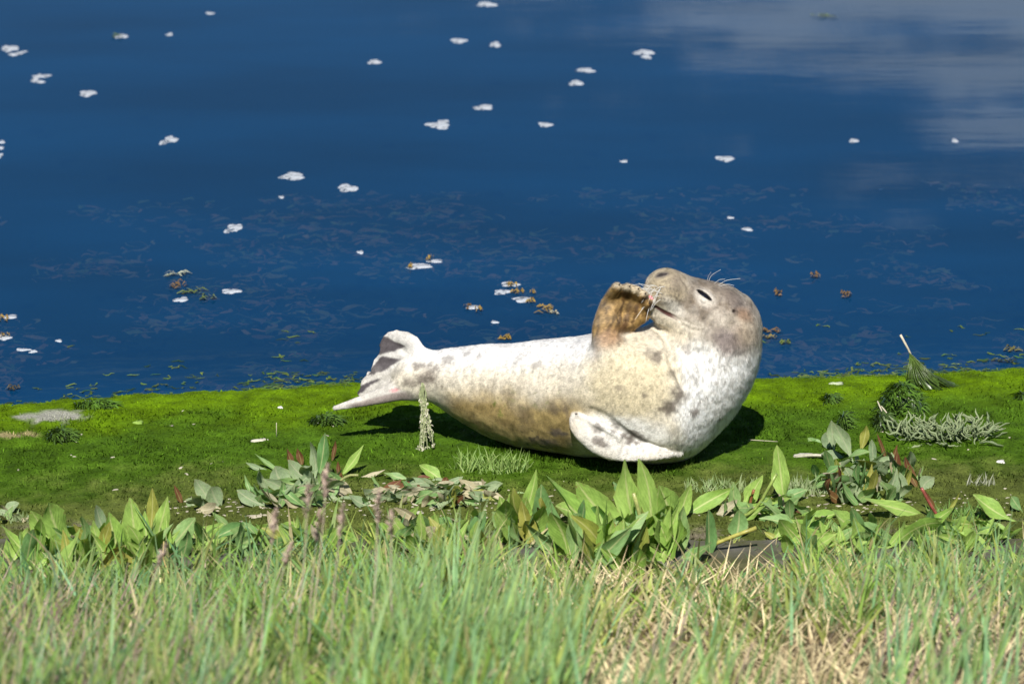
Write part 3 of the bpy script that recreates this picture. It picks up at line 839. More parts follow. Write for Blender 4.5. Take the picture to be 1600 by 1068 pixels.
# dark marks on chest, neck, flank, stock
for i, (a, b, ru, rv, ro, k_) in enumerate(((1047, 634, 22, 13, -30, .75), (1062, 614, 13, 14, 0, .7), (1028, 558, 8, 13, 20, .7), (1016, 553, 9, 15, 0, .45), (1008, 618, 7, 6, 0, .5), (968, 606, 9, 6, 0, .45), (1050, 582, 8, 7, 0, .5), (1086, 640, 8, 9, 20, .75),
        (974, 532, 5, 5, 0, .4), (1072, 545, 9, 8, 0, .5), (935, 668, 12, 8, 20, .6), (938, 690, 16, 8, 20, .7), (985, 686, 16, 9, 30, .8), (990, 676, 14, 6, 25, .7), (1003, 685, 16, 7, 30, .6), (960, 672, 7, 5, 0, .5), (965, 663, 14, 6, 30, .5),
        (865, 640, 14, 10, 60, .5), (868, 676, 12, 7, 0, .8), (880, 678, 9, 6, 0, .85), (842, 690, 22, 8, 5, .6), (860, 692, 18, 6, 5, .6), (820, 650, 16, 22, 0, .3), (885, 640, 7, 14, -20, .5), (838, 570, 12, 6, -40, .4), (812, 560, 14, 5, -50, .25),
        (664, 590, 18, 12, 20, .7), (676, 580, 12, 16, 0, .6), (700, 562, 14, 9, 0, .45), (640, 596, 16, 8, 10, .6), (655, 572, 14, 7, 0, .5), (690, 605, 14, 6, 0, .3), (730, 552, 10, 6, -40, .35), (746, 560, 14, 5, -50, .3), (1090, 590, 20, 5, 10, .25), (1120, 575, 26, 5, -5, .2))):
    col = lerp(col, c3(.105, .082, .066), blot(a, b, ru * .92, rv * .92, ro, .6, 1.7, 20 + i, 75) * k_ * 1.1)
spk = sstep(.62, .72, fbm(SV, 62, 2, 95)) * sstep(.5, .62, fbm(SV, 12, 2, 96)) * sstep(640, 680, sv_) * sstep(780, 820, su) * sstep(910, 890, su)
col = lerp(col, c3(.07, .055, .04), (spk * .85)[:, None])
spk2 = sstep(.66, .76, fbm(SV, 70, 2, 97)) * sstep(1050, 1090, su) * sstep(560, 590, sv_)
col = lerp(col, c3(.33, .31, .29), (spk2 * .8)[:, None])
alg = sstep(.56, .66, fbm(SV, 55, 3, 98)) * sstep(.42, .6, fbm(SV, 11, 2, 99))
algm = alg * np.maximum(blot(765, 640, 40, 30, 40, .8, .6, 60)[:, 0], .7 * blot(830, 605, 40, 34, 0, .8, .6, 61)[:, 0])
col = lerp(col, c3(.12, .15, .02), (algm * .9)[:, None])
# parts
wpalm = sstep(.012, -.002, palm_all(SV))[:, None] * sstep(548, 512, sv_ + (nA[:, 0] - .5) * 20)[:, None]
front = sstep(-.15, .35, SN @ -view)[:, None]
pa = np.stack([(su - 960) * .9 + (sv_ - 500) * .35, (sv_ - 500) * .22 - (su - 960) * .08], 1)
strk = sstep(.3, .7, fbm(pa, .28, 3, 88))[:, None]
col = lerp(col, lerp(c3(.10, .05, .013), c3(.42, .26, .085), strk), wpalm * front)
col = lerp(col, c3(.42, .255, .14), blot(951, 530, 23, 17, -20, .8, .6, 62) * .75)
col = lerp(col, c3(.34, .26, .19), blot(933, 545, 8, 26, 10, .9, .6, 66) * .55)  # crease shade painted along the arm's left edge, setting it off from the body
col = lerp(col, c3(.60, .52, .38), (sstep(458, 449, sv_ - (su - 980) * .28)[:, None]) * wpalm * .8)
col = lerp(col, c3(.20, .11, .05), blot(975, 510, 10, 8, 0, .9, .5, 63) * wpalm * .8)  # shade of the gap below the palm hollow, put into the coat colour
web = np.zeros(len(SV))
for poly in ([(589, 525), (600, 524), (634, 540), (625, 545), (587, 553)], [(582, 566), (596, 556), (628, 561), (596, 580), (570, 586)], [(552, 606), (566, 597), (596, 590), (570, 606), (548, 620)]):
    dd = poly_d(tp, np.array(poly, float)) + (nB[:, 0] - .5) * 5; web = np.maximum(web, sstep(1.5, -1.5, dd))
col = lerp(col, c3(.075, .064, .068) * (.7 + .6 * nB), web[:, None] * wt)
lowd = sstep(3, -2, poly_d(np.stack([su, sv_], 1), np.array([(640, 610), (600, 617), (545, 633), (560, 637), (610, 629), (650, 622)], float)))
col = lerp(col, c3(.2, .15, .14), (lowd * .75)[:, None] * wt)
col = lerp(col, c3(.62, .25, .26), blot(617, 609, 8, 3.5, -12, .8, .3, 64) * .9)
# bare skin: nostril, lids, ear, lips
col = lerp(col, c3(.018, .015, .015), sstep(.004, .0, ell_d(SV, nos_c, .0165, .0065, .02, NOS_AX))[:, None])
col = lerp(col, c3(.09, .075, .07), sstep(.012, .002, ell_d(SV, nos_c, .018, .009, .02, NOS_AX))[:, None] * .6)
col = lerp(col, c3(.02, .017, .017), sstep(.0035, .0, ell_d(SV, eye_c + eye_n * .004, .0275, .0068, .02, EYE_AX))[:, None])
col = lerp(col, c3(.05, .035, .03), sstep(.003, .0, ell_d(SV, ear_c + ear_n * .002, .0058, .0048, .013, EAR_AX))[:, None])
md = curve_dist(SV, mouth)
col = lerp(col, c3(.07, .025, .02), (sstep(.0085, .0052, md) * sstep(1064, 1046, su))[:, None])
# rows of whisker follicles
for i in range(5):
    for j in range(7):
        uu, vv = 1026 + j * 5.5 + i * 2.4 + random.uniform(-1.6, 1.6), 446 + i * 6.4 + j * 1.2 + random.uniform(-1.6, 1.6)
        if (uu - 1043) ** 2 / 24 ** 2 + (vv - 460) ** 2 / 17 ** 2 > 1: continue
        col = lerp(col, c3(.06, .05, .045), (sstep(2.6, 1.0, np.hypot(su - uu, sv_ - vv)) * random.uniform(.3, .7))[:, None])
mot = fbm(SV, 30, 4, 111)[:, None]; fine = vnoise(SV, 170, 112)[:, None]; hd = (sstep(1000, 1020, su) * sstep(560, 530, sv_))[:, None]
col = col * (1 - .10 * sstep(.52, .72, mot)) * (1 - hd * .30 * sstep(.5, .75, fbm(SV, 75, 3, 113)[:, None])) * (.9 + .2 * fine)
col = np.clip(col * (.86 + .28 * nB), 0.01, .9)

base = np.array([Wp(985, 600)[0], Y0, 0.0])
seal = link('seal', mesh_np('seal', SV - base, SF, M['seal'], col), None, base)
tag(seal, 'pale spotted young seal lying on its side on the moss with head bent back', 'seal')

# short coat hair
tri_a, tri_b, tri_c = SV[SF[:, 0]], SV[SF[:, 1]], SV[SF[:, 2]]
qd = SV[SF[:, 3]]
area = np.linalg.norm(np.cross(tri_b - tri_a, qd - tri_a), axis=1)
vis = (SN[SF[:, 0]] @ -view > -.45); pw = area * vis; pw /= pw.sum()
NH = 210000
fi = RNG.choice(len(SF), NH, p=pw); a_, b_ = RNG.random((NH, 1)), RNG.random((NH, 1))
def bil(A): return lerp(lerp(A[SF[fi, 0]], A[SF[fi, 1]], a_), lerp(A[SF[fi, 3]], A[SF[fi, 2]], a_), b_)
hp, hn, hc = bil(SV), bil(SN), bil(col)
hn /= np.linalg.norm(hn, axis=1, keepdims=True)
hu, hv = proj(hp)
flow = np.where((hu > 1040)[:, None], np.array([-.15, -.25, -1.0]), np.array([-1.0, -.1, -.35])) + RNG.normal(0, .28, (NH, 3))
tg = flow - hn * (flow * hn).sum(1, keepdims=True); tg /= np.linalg.norm(tg, axis=1, keepdims=True) + 1e-9
neck = sstep(1040, 1090, hu) * sstep(520, 560, hv)
hl = lerp(.006, .0145, neck) * RNG.uniform(.6, 1.3, NH)
wetf = sstep(600, 650, hv) * sstep(950, 900, hu); hl *= (1 - .35 * wetf)
smallp = (palm_all(hp) < .004) & (hv < 540); hl = np.where(smallp, .011, hl)
hl = np.where(tail_d(hp) < .003, .0035, hl)
for c_, r_ in ((eye_c, .03), (nos_c, .025)): hl = np.where(np.linalg.norm(hp - c_, axis=1) < r_, .002, hl)
hl = np.where(curve_dist(hp, mouth) < .012, .0015, hl)
dirv = tg * .9 + hn * lerp(.28, .42, neck)[:, None]; dirv /= np.linalg.norm(dirv, axis=1, keepdims=True)
side = np.cross(dirv, hn); side /= np.linalg.norm(side, axis=1, keepdims=True) + 1e-9
wd = (RNG.uniform(.0006, .0012, NH))[:, None]
hV = np.stack([hp - side * wd - hn * .0006, hp + side * wd - hn * .0006, hp + dirv * hl[:, None]], 1).reshape(-1, 3)
hF = np.arange(NH * 3).reshape(-1, 3)
clumpn = sstep(.3, .7, vnoise(hp * np.array([1, 1, .45]), 150, 115))[:, None]
hcol = np.repeat(np.clip(hc * RNG.uniform(.75, 1.25, (NH, 1)) * lerp(lerp(.74, .64, neck[:, None]), 1.18, clumpn) * (1 + .12 * neck[:, None]), .01, .93), 3, 0)
tag(link('fur', mesh_np('fur', hV - base, hF, M['fur'], hcol, True, np.repeat(hn, 3, 0)), seal), kind='stuff')

# eye, tongue, teeth, claws, whiskers
def ell_mesh(name, c, rx, ry, rz, AX, mat, n=16, m=10):
    b = MB(); c = np.asarray(c)
    for i in range(m + 1):
        for k in range(n):
            a, q = math.pi * i / m, 2 * math.pi * k / n
            p = np.array([rx * math.sin(a) * math.cos(q), ry * math.sin(a) * math.sin(q), rz * math.cos(a)])
            b.v.append(c + p @ AX); b.c.append((1, 1, 1))
    for i in range(m):
        for k in range(n): b.f.append((i * n + k, i * n + (k + 1) % n, (i + 1) * n + (k + 1) % n, (i + 1) * n + k))
    return b.build(name, mat, seal, base)
ell_mesh('eye', eye_c - eye_n * .0068, .021, .0125, .0115, EYE_AX, M['eye'])
tn = surf(1018, 467)
TAX = np.stack([np.array([.75, 0, -.66]), np.array([.66, .0, .75]), np.array([0, -1.0, 0])])
ell_mesh('tongue', tn - view * .006 + np.array([.002, .0, 0]), .0155, .0085, .010, TAX, M['tongue'])
for dg in digits:
    tip, dr = dg[-1][:3], dg[-1][:3] - dg[-3][:3]; dr /= np.linalg.norm(dr)
    b = MB(); b.tube([tip + dr * .004, tip + dr * .014 - view * .002, tip + dr * .020 - view * .008 + rightv * .002], [.0032, .0024, .0005], 6)
    b.build('claw', M['claw'], seal, base)
for dg in near_dig:
    tip, dr = dg[-1][:3], dg[-1][:3] - dg[-3][:3]; dr /= np.linalg.norm(dr)
    b = MB(); b.tube([tip + dr * .002, tip + dr * .008 + upv * .001, tip + dr * .014 - upv * .003], [.0034, .0026, .0006], 6)
    b.build('claw', M['claw'], seal, base)
WH = [((1107, 440), (1112, 430), (1126, 421)), ((1105, 439), (1107, 431), (1111, 425)), ((1122, 446), (1135, 438), (1157, 435)), ((1124, 447), (1137, 444), (1147, 446)), ((1116, 443), (1124, 437), (1133, 436)),
      ((1016, 448), (1003, 444), (989, 445)), ((1016, 453), (1004, 450), (990, 448)), ((1016, 458), (1006, 455), (994, 455)), ((1017, 462), (1007, 461), (996, 462)), ((1019, 470), (1006, 480), (992, 499)), ((1024, 466), (1014, 482), (1009, 503)),
      ((1018, 455), (1008, 449), (998, 442)), ((1020, 470), (1012, 476), (1002, 482))]
rw = random.Random(9)
for i in range(16):
    u0, v0 = rw.uniform(1018, 1042), rw.uniform(446, 474); L_ = rw.uniform(14, 30); q_ = R(rw.uniform(150, 250))
    WH.append(((u0, v0), (u0 + .5 * L_ * math.cos(q_), v0 - .5 * L_ * math.sin(q_) - 2), (u0 + L_ * math.cos(q_), v0 - L_ * math.sin(q_) + 2)))
for (p0, p1, p2) in WH:
    a = surf(*p0); yy = a[1]
    A = spline([list(a), list(W(*p1, yy - .012)), list(W(*p2, yy - .03))], 4)
    b = MB(); b.tube(list(A), list(np.linspace(.0009, .0004, len(A))), 4, (1, 1, 1)); b.build('whisker', M['whisker'], seal, base)

# ------------------------------------------------------------------ leaves and plants
def leaf_mesh(kind, bend, seed):
    rn = random.Random(seed); nl, nw = 9, 4
    s = np.linspace(0, 1, nl)
    ang = bend * (s - .5) * (1 + .3 * rn.uniform(-1, 1)); st = 1 / (nl - 1)
    yy = np.concatenate([[0], np.cumsum(np.sin((ang[1:] + ang[:-1]) / 2) * st)]); zz = np.concatenate([[0], np.cumsum(np.cos((ang[1:] + ang[:-1]) / 2) * st)])
    yy = yy - yy[-1] * s; zz = zz / zz[-1]
    if kind == 'spat': w = np.where(s < .22, .13 - .1 * s, 0) + np.where(s >= .2, .1 + .9 * np.sin(np.pi * np.clip((s - .2) / .82, 0, 1) ** .95), 0) ; w = np.minimum(w, 1)
    elif kind == 'oval': w = np.where(s < .12, .12, np.sin(np.pi * np.clip((s - .08) / .93, 0, 1) ** .8) ** .75 * .95 + .05)
    elif kind == 'lance': w = .12 + .88 * np.sin(np.pi * np.clip(s, 0, 1) ** .85) ** 1.15
    elif kind == 'finger': w = np.where(s < .9, .55 + .45 * np.sin(np.pi * s * .8), .6)
    else: w = np.minimum(1, .5 + s * 1.2) * (1 - s ** 4 * .8)
    w = w.copy(); w[-1] = .05 if kind != 'finger' else .35
    fold = rn.uniform(.12, .42) * (1 if rn.random() < .8 else -.4); tw = rn.uniform(-1.3, 1.3); wave = rn.uniform(.05, .28); f1, f2, p1, p2 = rn.uniform(4, 11), rn.uniform(4, 11), rn.uniform(0, 6), rn.uniform(0, 6); jl = 1 + .09 * np.sin(p1 + f1 * s); jr = 1 + .09 * np.sin(p2 + f2 * s); sw = rn.uniform(-.16, .16); ph = rn.uniform(0, 6)
    V, Cc = [], []
    for i in range(nl):
        for j in range(nw + 1):
            a = (j / nw - .5) * 2
            x = a * .5 * w[i] * (jl[i] if a < 0 else jr[i]) + sw * math.sin(math.pi * s[i]); y = fold * abs(a) * .5 * w[i] * .35 + wave * .25 * math.sin(ph + s[i] * 11 + a * 1.5) * abs(a) * w[i]
            q = tw * (s[i] - .4); x, y = x * math.cos(q) - y * math.sin(q), x * math.sin(q) * .3 + y * math.cos(q)
            V.append((x, y + yy[i], zz[i])); Cc.append((abs(a), s[i], 0))
    Fq = [(i * (nw + 1) + j, i * (nw + 1) + j + 1, (i + 1) * (nw + 1) + j + 1, (i + 1) * (nw + 1) + j) for i in range(nl - 1) for j in range(nw)]
    return mesh_np('leaf_' + kind, V, Fq, None, np.array(Cc))
def finger_mesh(seed):
    rn = random.Random(seed); b = MB(); pts = [np.array([.12 * math.sin(2.6 * t + rn.uniform(0, .4)) * rn.uniform(.4, 1), .16 * math.sin(3 * t) * rn.uniform(-1, 1), t]) for t in np.linspace(0, 1, 5)]
    b.tube(pts, [.03, .05, .068, .06, .02], 5)
    me = mesh_tube = bpy.data.meshes.new('finger'); me.from_pydata([tuple(p) for p in b.v], [], b.f)
    at = me.color_attributes.new('Col', 'FLOAT_COLOR', 'POINT'); c4 = np.ones((len(b.v), 4), np.float32); c4[:, 1] = [p[2] for p in b.v]; c4[:, 0] = .6
    at.data.foreach_set('color', c4.ravel()); me.polygons.foreach_set('use_smooth', [True] * len(me.polygons)); me.update(); return me
_LV = {}
def leaf_variant(kind, bend, mat, rn):
    key = (kind, round(bend, 1), mat, rn.randrange(6))
    if key not in _LV:
        me = finger_mesh(hash(key[1:2]) % 97 + key[3]) if kind == 'tube' else leaf_mesh(kind, key[1], key[3] * 13 + len(kind) + int(key[1] * 10))
        me.materials.append(M[mat]); _LV[key] = me
    return _LV[key]
def put_leaf(parent, root, tip, wid, mat, kind='spat', roll=0.0, bend=.5, rn=random, name='leaf'):
    root, tip = Vector(root), Vector(tip); z = tip - root; L = max(z.length, .01); z.normalize()
    n0 = Vector((0, -.75, .66)); y = n0 - z * n0.dot(z)
    if y.length < .05: y = Vector((1, 0, 0)) - z * z.x
    y.normalize(); y = Matrix.Rotation(R(roll), 3, z) @ y; x = y.cross(z)
    m = Matrix(((x.x * wid, y.x * L, z.x * L, root.x), (x.y * wid, y.y * L, z.y * L, root.y), (x.z * wid, y.z * L, z.z * L, root.z), (0, 0, 0, 1)))
    o = bpy.data.objects.new(name, leaf_variant(kind, bend, mat, rn)); C.objects.link(o); o.parent = parent
    o.matrix_local = Matrix.Translation(-parent.location) @ m
    return o
def gpt(u, v):                                     # on the ground surface, bank included
    p = G(u, v, 0.0)
    if p[1] < BANK_Y:
        r = ray(u, v); t = (BANK_Y * BANK_T - CAMZ) / (r[2] + BANK_T * r[1]); p = np.array([0, 0, CAMZ]) + r * t
    return np.array([p[0], p[1], float(gz(p[0], p[1]))])
def plant(name, label, cat, base, leaves=(), fills=(), stems=(), group=None, seed=1, cap_px=62):
    """leaves: (root u, v, tip u, v, width px, material, kind, roll, bend, tip nearer by m)"""
    rn = random.Random(seed); b0 = gpt(*base)
    t = empty(name, b0); tag(t, label, cat, group)
    for (ru, rv, tu, tv, w, mat, kind, roll, bend, dyy) in leaves:
        rp = gpt(ru, rv); rp[2] -= .004
        put_leaf(t, rp, W(tu, tv, rp[1] + dyy), w * PX, mat, kind, roll, bend, rn)
    for (n, cu, cv, ru, rv, tu, tv, su_, sv2, wr, mats, kinds) in fills:
        for i in range(n):
            q, rr = rn.uniform(0, 6.28), math.sqrt(rn.random())
            a = gpt(cu + ru * rr * math.cos(q), cv + rv * rr * math.sin(q)); a[2] -= .003
            q, rr = rn.uniform(0, 6.28), math.sqrt(rn.random())
            tipu, tipv = cu + tu + su_ * rr * math.cos(q), cv + tv + sv2 * rr * math.sin(q)
            tp_ = W(tipu, tipv, a[1] + rn.uniform(-.13, .06))
            if tp_[2] < gz(tp_[0], tp_[1]) + .012: tp_[2] = gz(tp_[0], tp_[1]) + rn.uniform(.012, .04)
            L = np.linalg.norm(tp_ - a); cap = rn.uniform(.6, 1.15) * cap_px * PX
            if L > cap: tp_ = a + (tp_ - a) * cap / L; L = cap
            if tp_[2] < gz(tp_[0], tp_[1]) + .008: tp_[2] = gz(tp_[0], tp_[1]) + rn.uniform(.008, .03)
            mat = rn.choices([m_[0] for m_ in mats], [m_[1] for m_ in mats])[0]
            put_leaf(t, a, tp_, L * wr * rn.uniform(.75, 1.3), mat, rn.choice(kinds), rn.uniform(-85, 85), rn.choice((.3, .7, 1.2, 1.8, -.6)), rn)
    for (pts, rad, colr) in stems:
        rp = gpt(*pts[0]); P = [list(W(u, v, rp[1] - .01 * i)) for i, (u, v) in enumerate(pts)]; P[0] = list(rp - [0, 0, .004])
        b = MB(); A = spline(P, 3) if len(P) > 2 else np.array(P); b.tube(list(A), rad * PX, 5, colr)
        o = b.build('stem', M['weed'], t, tuple(b0))
    return t
BR, MI, GR, RE, YE, DR = 'leaf_bright', 'leaf_mid', 'leaf_grey', 'leaf_red', 'leaf_yellow', 'leaf_dry'

plant('broadleaf_plant', 'big bright green broadleaf clump in front of the seal with two folded leaves rising highest', 'plant', (985, 868), [
    (1008, 868, 976, 717, 40, BR, 'lance', 35, .7, -.02), (1014, 868, 998, 716, 36, BR, 'lance', -40, .7, -.02), (1016, 866, 1030, 760, 40, BR, 'spat', -15, .6, -.04),
    (975, 850, 853, 742, 48, BR, 'spat', 20, .7, -.05), (992, 850, 900, 752, 46, BR, 'oval', -20, .9, .0), (1072, 850, 1030, 758, 44, BR, 'spat', 15, .5, -.04),
    (815, 815, 838, 733, 20, BR, 'lance', 0, .3, -.01), (850, 842, 846, 756, 32, MI, 'oval', 30, .5, 0), (940, 845, 935, 790, 40, MI, 'oval', -30, .6, -.05),
    (955, 815, 868, 790, 44, BR, 'spat', 10, .9, -.04), (1030, 815, 958, 752, 36, MI, 'oval', 35, .7, .04), (1062, 812, 1080, 755, 24, BR, 'lance', 20, .4, 0),
    (1075, 800, 1146, 762, 26, BR, 'lance', 10, .5, 0), (990, 870, 906, 822, 44, BR, 'spat', -10, .7, -.06), (985, 872, 950, 815, 40, MI, 'spat', 25, .9, -.06),
    (1040, 880, 1112, 846, 34, MI, 'spat', -20, .6, -.05), (1020, 885, 1130, 905, 46, BR, 'oval', 5, .9, -.05), (960, 890, 1010, 868, 50, BR, 'oval', 10, .8, -.1),
    (890, 880, 860, 800, 34, BR, 'spat', -25, .7, -.04), (925, 872, 905, 805, 40, BR, 'spat', 30, .6, -.05), (1055, 868, 1045, 800, 38, BR, 'spat', -35, .5, -.05),
    (800, 850, 780, 775, 26, BR, 'spat', 20, .4, 0), (838, 860, 815, 782, 28, YE, 'lance', -20, .4, 0), (1060, 870, 1068, 790, 30, MI, 'lance', 10, .5, -.02),
    (1110, 872, 1107, 795, 24, MI, 'oval', 40, .4, -.02), (1150, 840, 1155, 796, 32, MI, 'oval', 15, .5, 0)],
    [(120, 960, 872, 115, 26, -10, -66, 140, 48, .26, [(BR, 7), (MI, 3), (YE, 1.5)], ['spat', 'lance', 'lance', 'oval']), (24, 820, 845, 55, 14, -5, -58, 60, 28, .3, [(BR, 4), (MI, 2), (YE, 2), (RE, .5)], ['spat', 'lance'])],
    [([(1075, 868), (1120, 848), (1182, 824)], 3.2, (.36, .34, .08)), ([(1008, 872), (1003, 820), (990, 770)], 3, (.4, .42, .14))], seed=3, cap_px=115)
plant('broadleaf_plant', 'leafy stem with one upright paddle leaf standing right of the big bright clump', 'plant', (1215, 800), [
    (1226, 788, 1214, 695, 27, BR, 'oval', 8, .3, 0), (1165, 795, 1192, 742, 24, BR, 'lance', -15, .4, 0), (1150, 800, 1146, 752, 22, MI, 'lance', 30, .4, 0),
    (1205, 800, 1192, 775, 30, MI, 'oval', 20, .6, 0), (1220, 790, 1240, 772, 22, MI, 'oval', -30, .6, 0), (1215, 800, 1206, 830, 22, MI, 'lance', 0, .5, -.06), (1250, 805, 1310, 800, 24, BR, 'lance', 0, .6, -.03)],
    [(40, 1195, 802, 80, 14, 0, -22, 80, 24, .27, [(MI, 4), (BR, 3), (DR, 1), (RE, .5)], ['spat', 'oval', 'lance'])],
    [([(1140, 812), (1180, 795), (1213, 740)], 2.6, (.26, .34, .08)), ([(1170, 800), (1173, 782), (1178, 765)], 2.4, (.3, .12, .05))], seed=5, cap_px=60)
plant('broadleaf_plant', 'dense row of broad upright leaves at the left edge in front of the moss', 'plant', (150, 880), [
    (75, 885, 5, 822, 26, BR, 'lance', 20, .8, 0), (85, 872, 48, 797, 34, BR, 'spat', -15, .8, 0), (125, 880, 76, 785, 44, BR, 'spat', 25, .9, -.03), (120, 885, 128, 806, 40, MI, 'spat', -30, .8, -.05),
    (40, 890, 52, 826, 26, MI, 'lance', 35, .5, -.05), (195, 880, 170, 800, 36, BR, 'oval', 10, .6, 0), (215, 870, 203, 777, 34, BR, 'oval', -12, .5, 0), (240, 860, 262, 775, 24, BR, 'lance', 20, .5, 0),
    (255, 868, 305, 808, 32, MI, 'spat', 15, .6, 0), (175, 850, 150, 788, 20, GR, 'spat', 20, .9, 0), (235, 830, 238, 762, 18, YE, 'lance', 0, .4, 0), (270, 850, 350, 817, 30, BR, 'spat', 0, .6, 0), (150, 880, 172, 815, 28, YE, 'lance', -30, .5, -.03),
    (20, 880, 10, 842, 20, BR, 'lance', 0, .4, 0), (290, 865, 355, 838, 26, BR, 'spat', -20, .6, -.02), (395, 850, 372, 822, 32, BR, 'oval', 30, .8, -.04), (570, 855, 530, 828, 30, BR, 'oval', 20, .8, -.04)],
    [(115, 145, 880, 150, 20, 8, -55, 155, 36, .25, [(BR, 7), (MI, 3), (YE, 1.5)], ['spat', 'lance', 'lance'])], seed=8, cap_px=88)
plant('uprooted_plant', 'wilting grey green plant heap with red shoots left of the dangling weed', 'plant', (480, 785), [
    (495, 760, 508, 676, 18, MI, 'spat', 15, .7, 0), (490, 758, 485, 690, 16, GR, 'spat', -15, 1.2, 0), (505, 758, 450, 718, 30, GR, 'spat', 10, .9, 0), (455, 760, 430, 728, 40, GR, 'oval', 0, .6, 0),
    (475, 768, 488, 738, 42, GR, 'oval', -8, .7, -.05), (440, 775, 448, 755, 34, GR, 'oval', 15, .6, -.06), (535, 740, 568, 695, 14, BR, 'lance', 0, .3, 0), (460, 728, 448, 700, 11, RE, 'lance', 20, .5, 0), (472, 726, 464, 700, 11, RE, 'lance', -10, .5, 0),
    (518, 720, 524, 688, 7, RE, 'lance', 0, .3, 0), (535, 760, 528, 720, 9, RE, 'lance', 10, .4, 0), (420, 735, 384, 722, 10, GR, 'lance', 0, .8, 0), (440, 735, 398, 708, 8, MI, 'lance', 0, .7, 0), (425, 790, 370, 765, 24, GR, 'spat', 0, .5, 0),
    (460, 785, 388, 795, 20, MI, 'lance', 0, .5, -.02), (378, 772, 360, 790, 10, RE, 'lance', 0, .7, 0), (520, 780, 575, 786, 20, GR, 'lance', 0, .6, 0)],
    [(85, 470, 776, 85, 18, 0, -24, 95, 30, .28, [(GR, 5), (MI, 4), (DR, 1.2), (RE, .4)], ['spat', 'oval', 'lance'])], [([(400, 782), (440, 775), (490, 770)], 2.6, (.25, .3, .1)), ([(500, 775), (540, 745), (560, 742)], 2.2, (.3, .32, .12))], seed=12, cap_px=66)
plant('uprooted_plant', 'single pale dusty leaf rosette lying on the moss left of the wilting heap', 'plant', (322, 790), [
    (335, 790, 304, 748, 26, GR, 'oval', 0, 1.2, 0), (345, 790, 330, 760, 32, GR, 'oval', 10, .7, -.02), (320, 788, 290, 780, 20, GR, 'spat', 0, .9, 0), (310, 792, 345, 794, 18, DR, 'lance', 0, .6, -.02), (285, 785, 272, 757, 9, RE, 'lance', 0, .3, 0)],
    [(6, 318, 792, 36, 6, 0, -10, 40, 10, .32, [(GR, 4), (DR, 2)], ['spat', 'oval'])], seed=14)
plant('uprooted_plant', 'flattened tangle of withered leaves strewn along the moss below the dangling weed', 'plant', (680, 785), [
    (690, 745, 655, 726, 22, BR, 'oval', 0, .8, 0), (705, 750, 665, 752, 16, GR, 'lance', 0, .5, 0), (740, 770, 688, 772, 20, DR, 'oval', 0, .5, 0), (640, 750, 600, 738, 14, MI, 'lance', 0, .6, 0), (830, 772, 790, 774, 12, MI, 'lance', 0, .6, 0),
    (690, 758, 698, 745, 14, RE, 'spat', 0, .8, 0), (610, 768, 640, 752, 16, RE, 'lance', 10, .6, 0), (760, 770, 782, 754, 14, GR, 'lance', 0, .5, 0), (560, 745, 602, 733, 8, DR, 'lance', 0, .4, 0), (585, 790, 545, 772, 22, GR, 'oval', 20, .8, 0)],
    [(120, 680, 775, 125, 20, 0, -12, 130, 16, .3, [(GR, 5), (MI, 3), (DR, 4), (RE, .4), (YE, .5)], ['spat', 'oval', 'lance'])], seed=17, cap_px=50)
plant('uprooted_plant', 'thick grey green plant with yellow and rusty leaves right of the seal', 'plant', (1350, 770), [
    (1305, 712, 1299, 656, 16, GR, 'spat', 10, .8, 0), (1335, 725, 1302, 660, 22, GR, 'spat', -10, .7, 0), (1295, 700, 1290, 675, 26, GR, 'oval', 0, .7, 0), (1285, 690, 1262, 684, 16, MI, 'oval', 0, .5, 0), (1335, 715, 1283, 708, 30, GR, 'spat', 15, .8, -.03),
    (1345, 700, 1354, 664, 15, YE, 'oval', 10, .4, 0), (1322, 758, 1306, 716, 14, YE, 'lance', 10, .4, -.02), (1395, 755, 1402, 705, 16, RE, 'oval', 12, .4, 0), (1400, 745, 1393, 706, 14, GR, 'spat', 20, .5, .02), (1435, 760, 1414, 712, 13, RE, 'lance', -12, .5, 0), (1410, 768, 1424, 730, 10, YE, 'lance', 0, .4, -.02),
    (1365, 730, 1362, 686, 13, GR, 'strap', 0, .4, 0), (1385, 715, 1370, 676, 7, RE, 'lance', 0, .3, 0), (1395, 715, 1402, 694, 6, RE, 'lance', 0, .3, 0), (1345, 765, 1285, 762, 22, MI, 'spat', 0, .6, 0), (1360, 760, 1356, 745, 24, GR, 'oval', -15, .5, -.03), (1440, 765, 1460, 745, 26, GR, 'oval', 35, .5, .03),
    (1370, 770, 1340, 735, 24, MI, 'oval', 0, .6, 0), (1350, 755, 1320, 730, 24, GR, 'oval', 10, .5, 0), (1415, 770, 1400, 735, 20, GR, 'oval', 0, .4, 0), (1440, 802, 1342, 775, 22, BR, 'lance', 0, .4, -.1), (1465, 800, 1440, 762, 7, RE, 'strap', 0, .3, 0), (1478, 805, 1500, 768, 6, YE, 'lance', 0, .4, 0)],
    [(150, 1352, 760, 92, 30, 5, -30, 100, 40, .27, [(GR, 6), (MI, 5), (DR, 1), (YE, 1.2), (RE, .4)], ['spat', 'oval', 'lance'])], [([(1470, 812), (1452, 785), (1440, 762)], 2.6, (.3, .08, .06)), ([(1240, 715), (1265, 711), (1300, 712)], 3, (.42, .4, .3))], seed=21, cap_px=66)
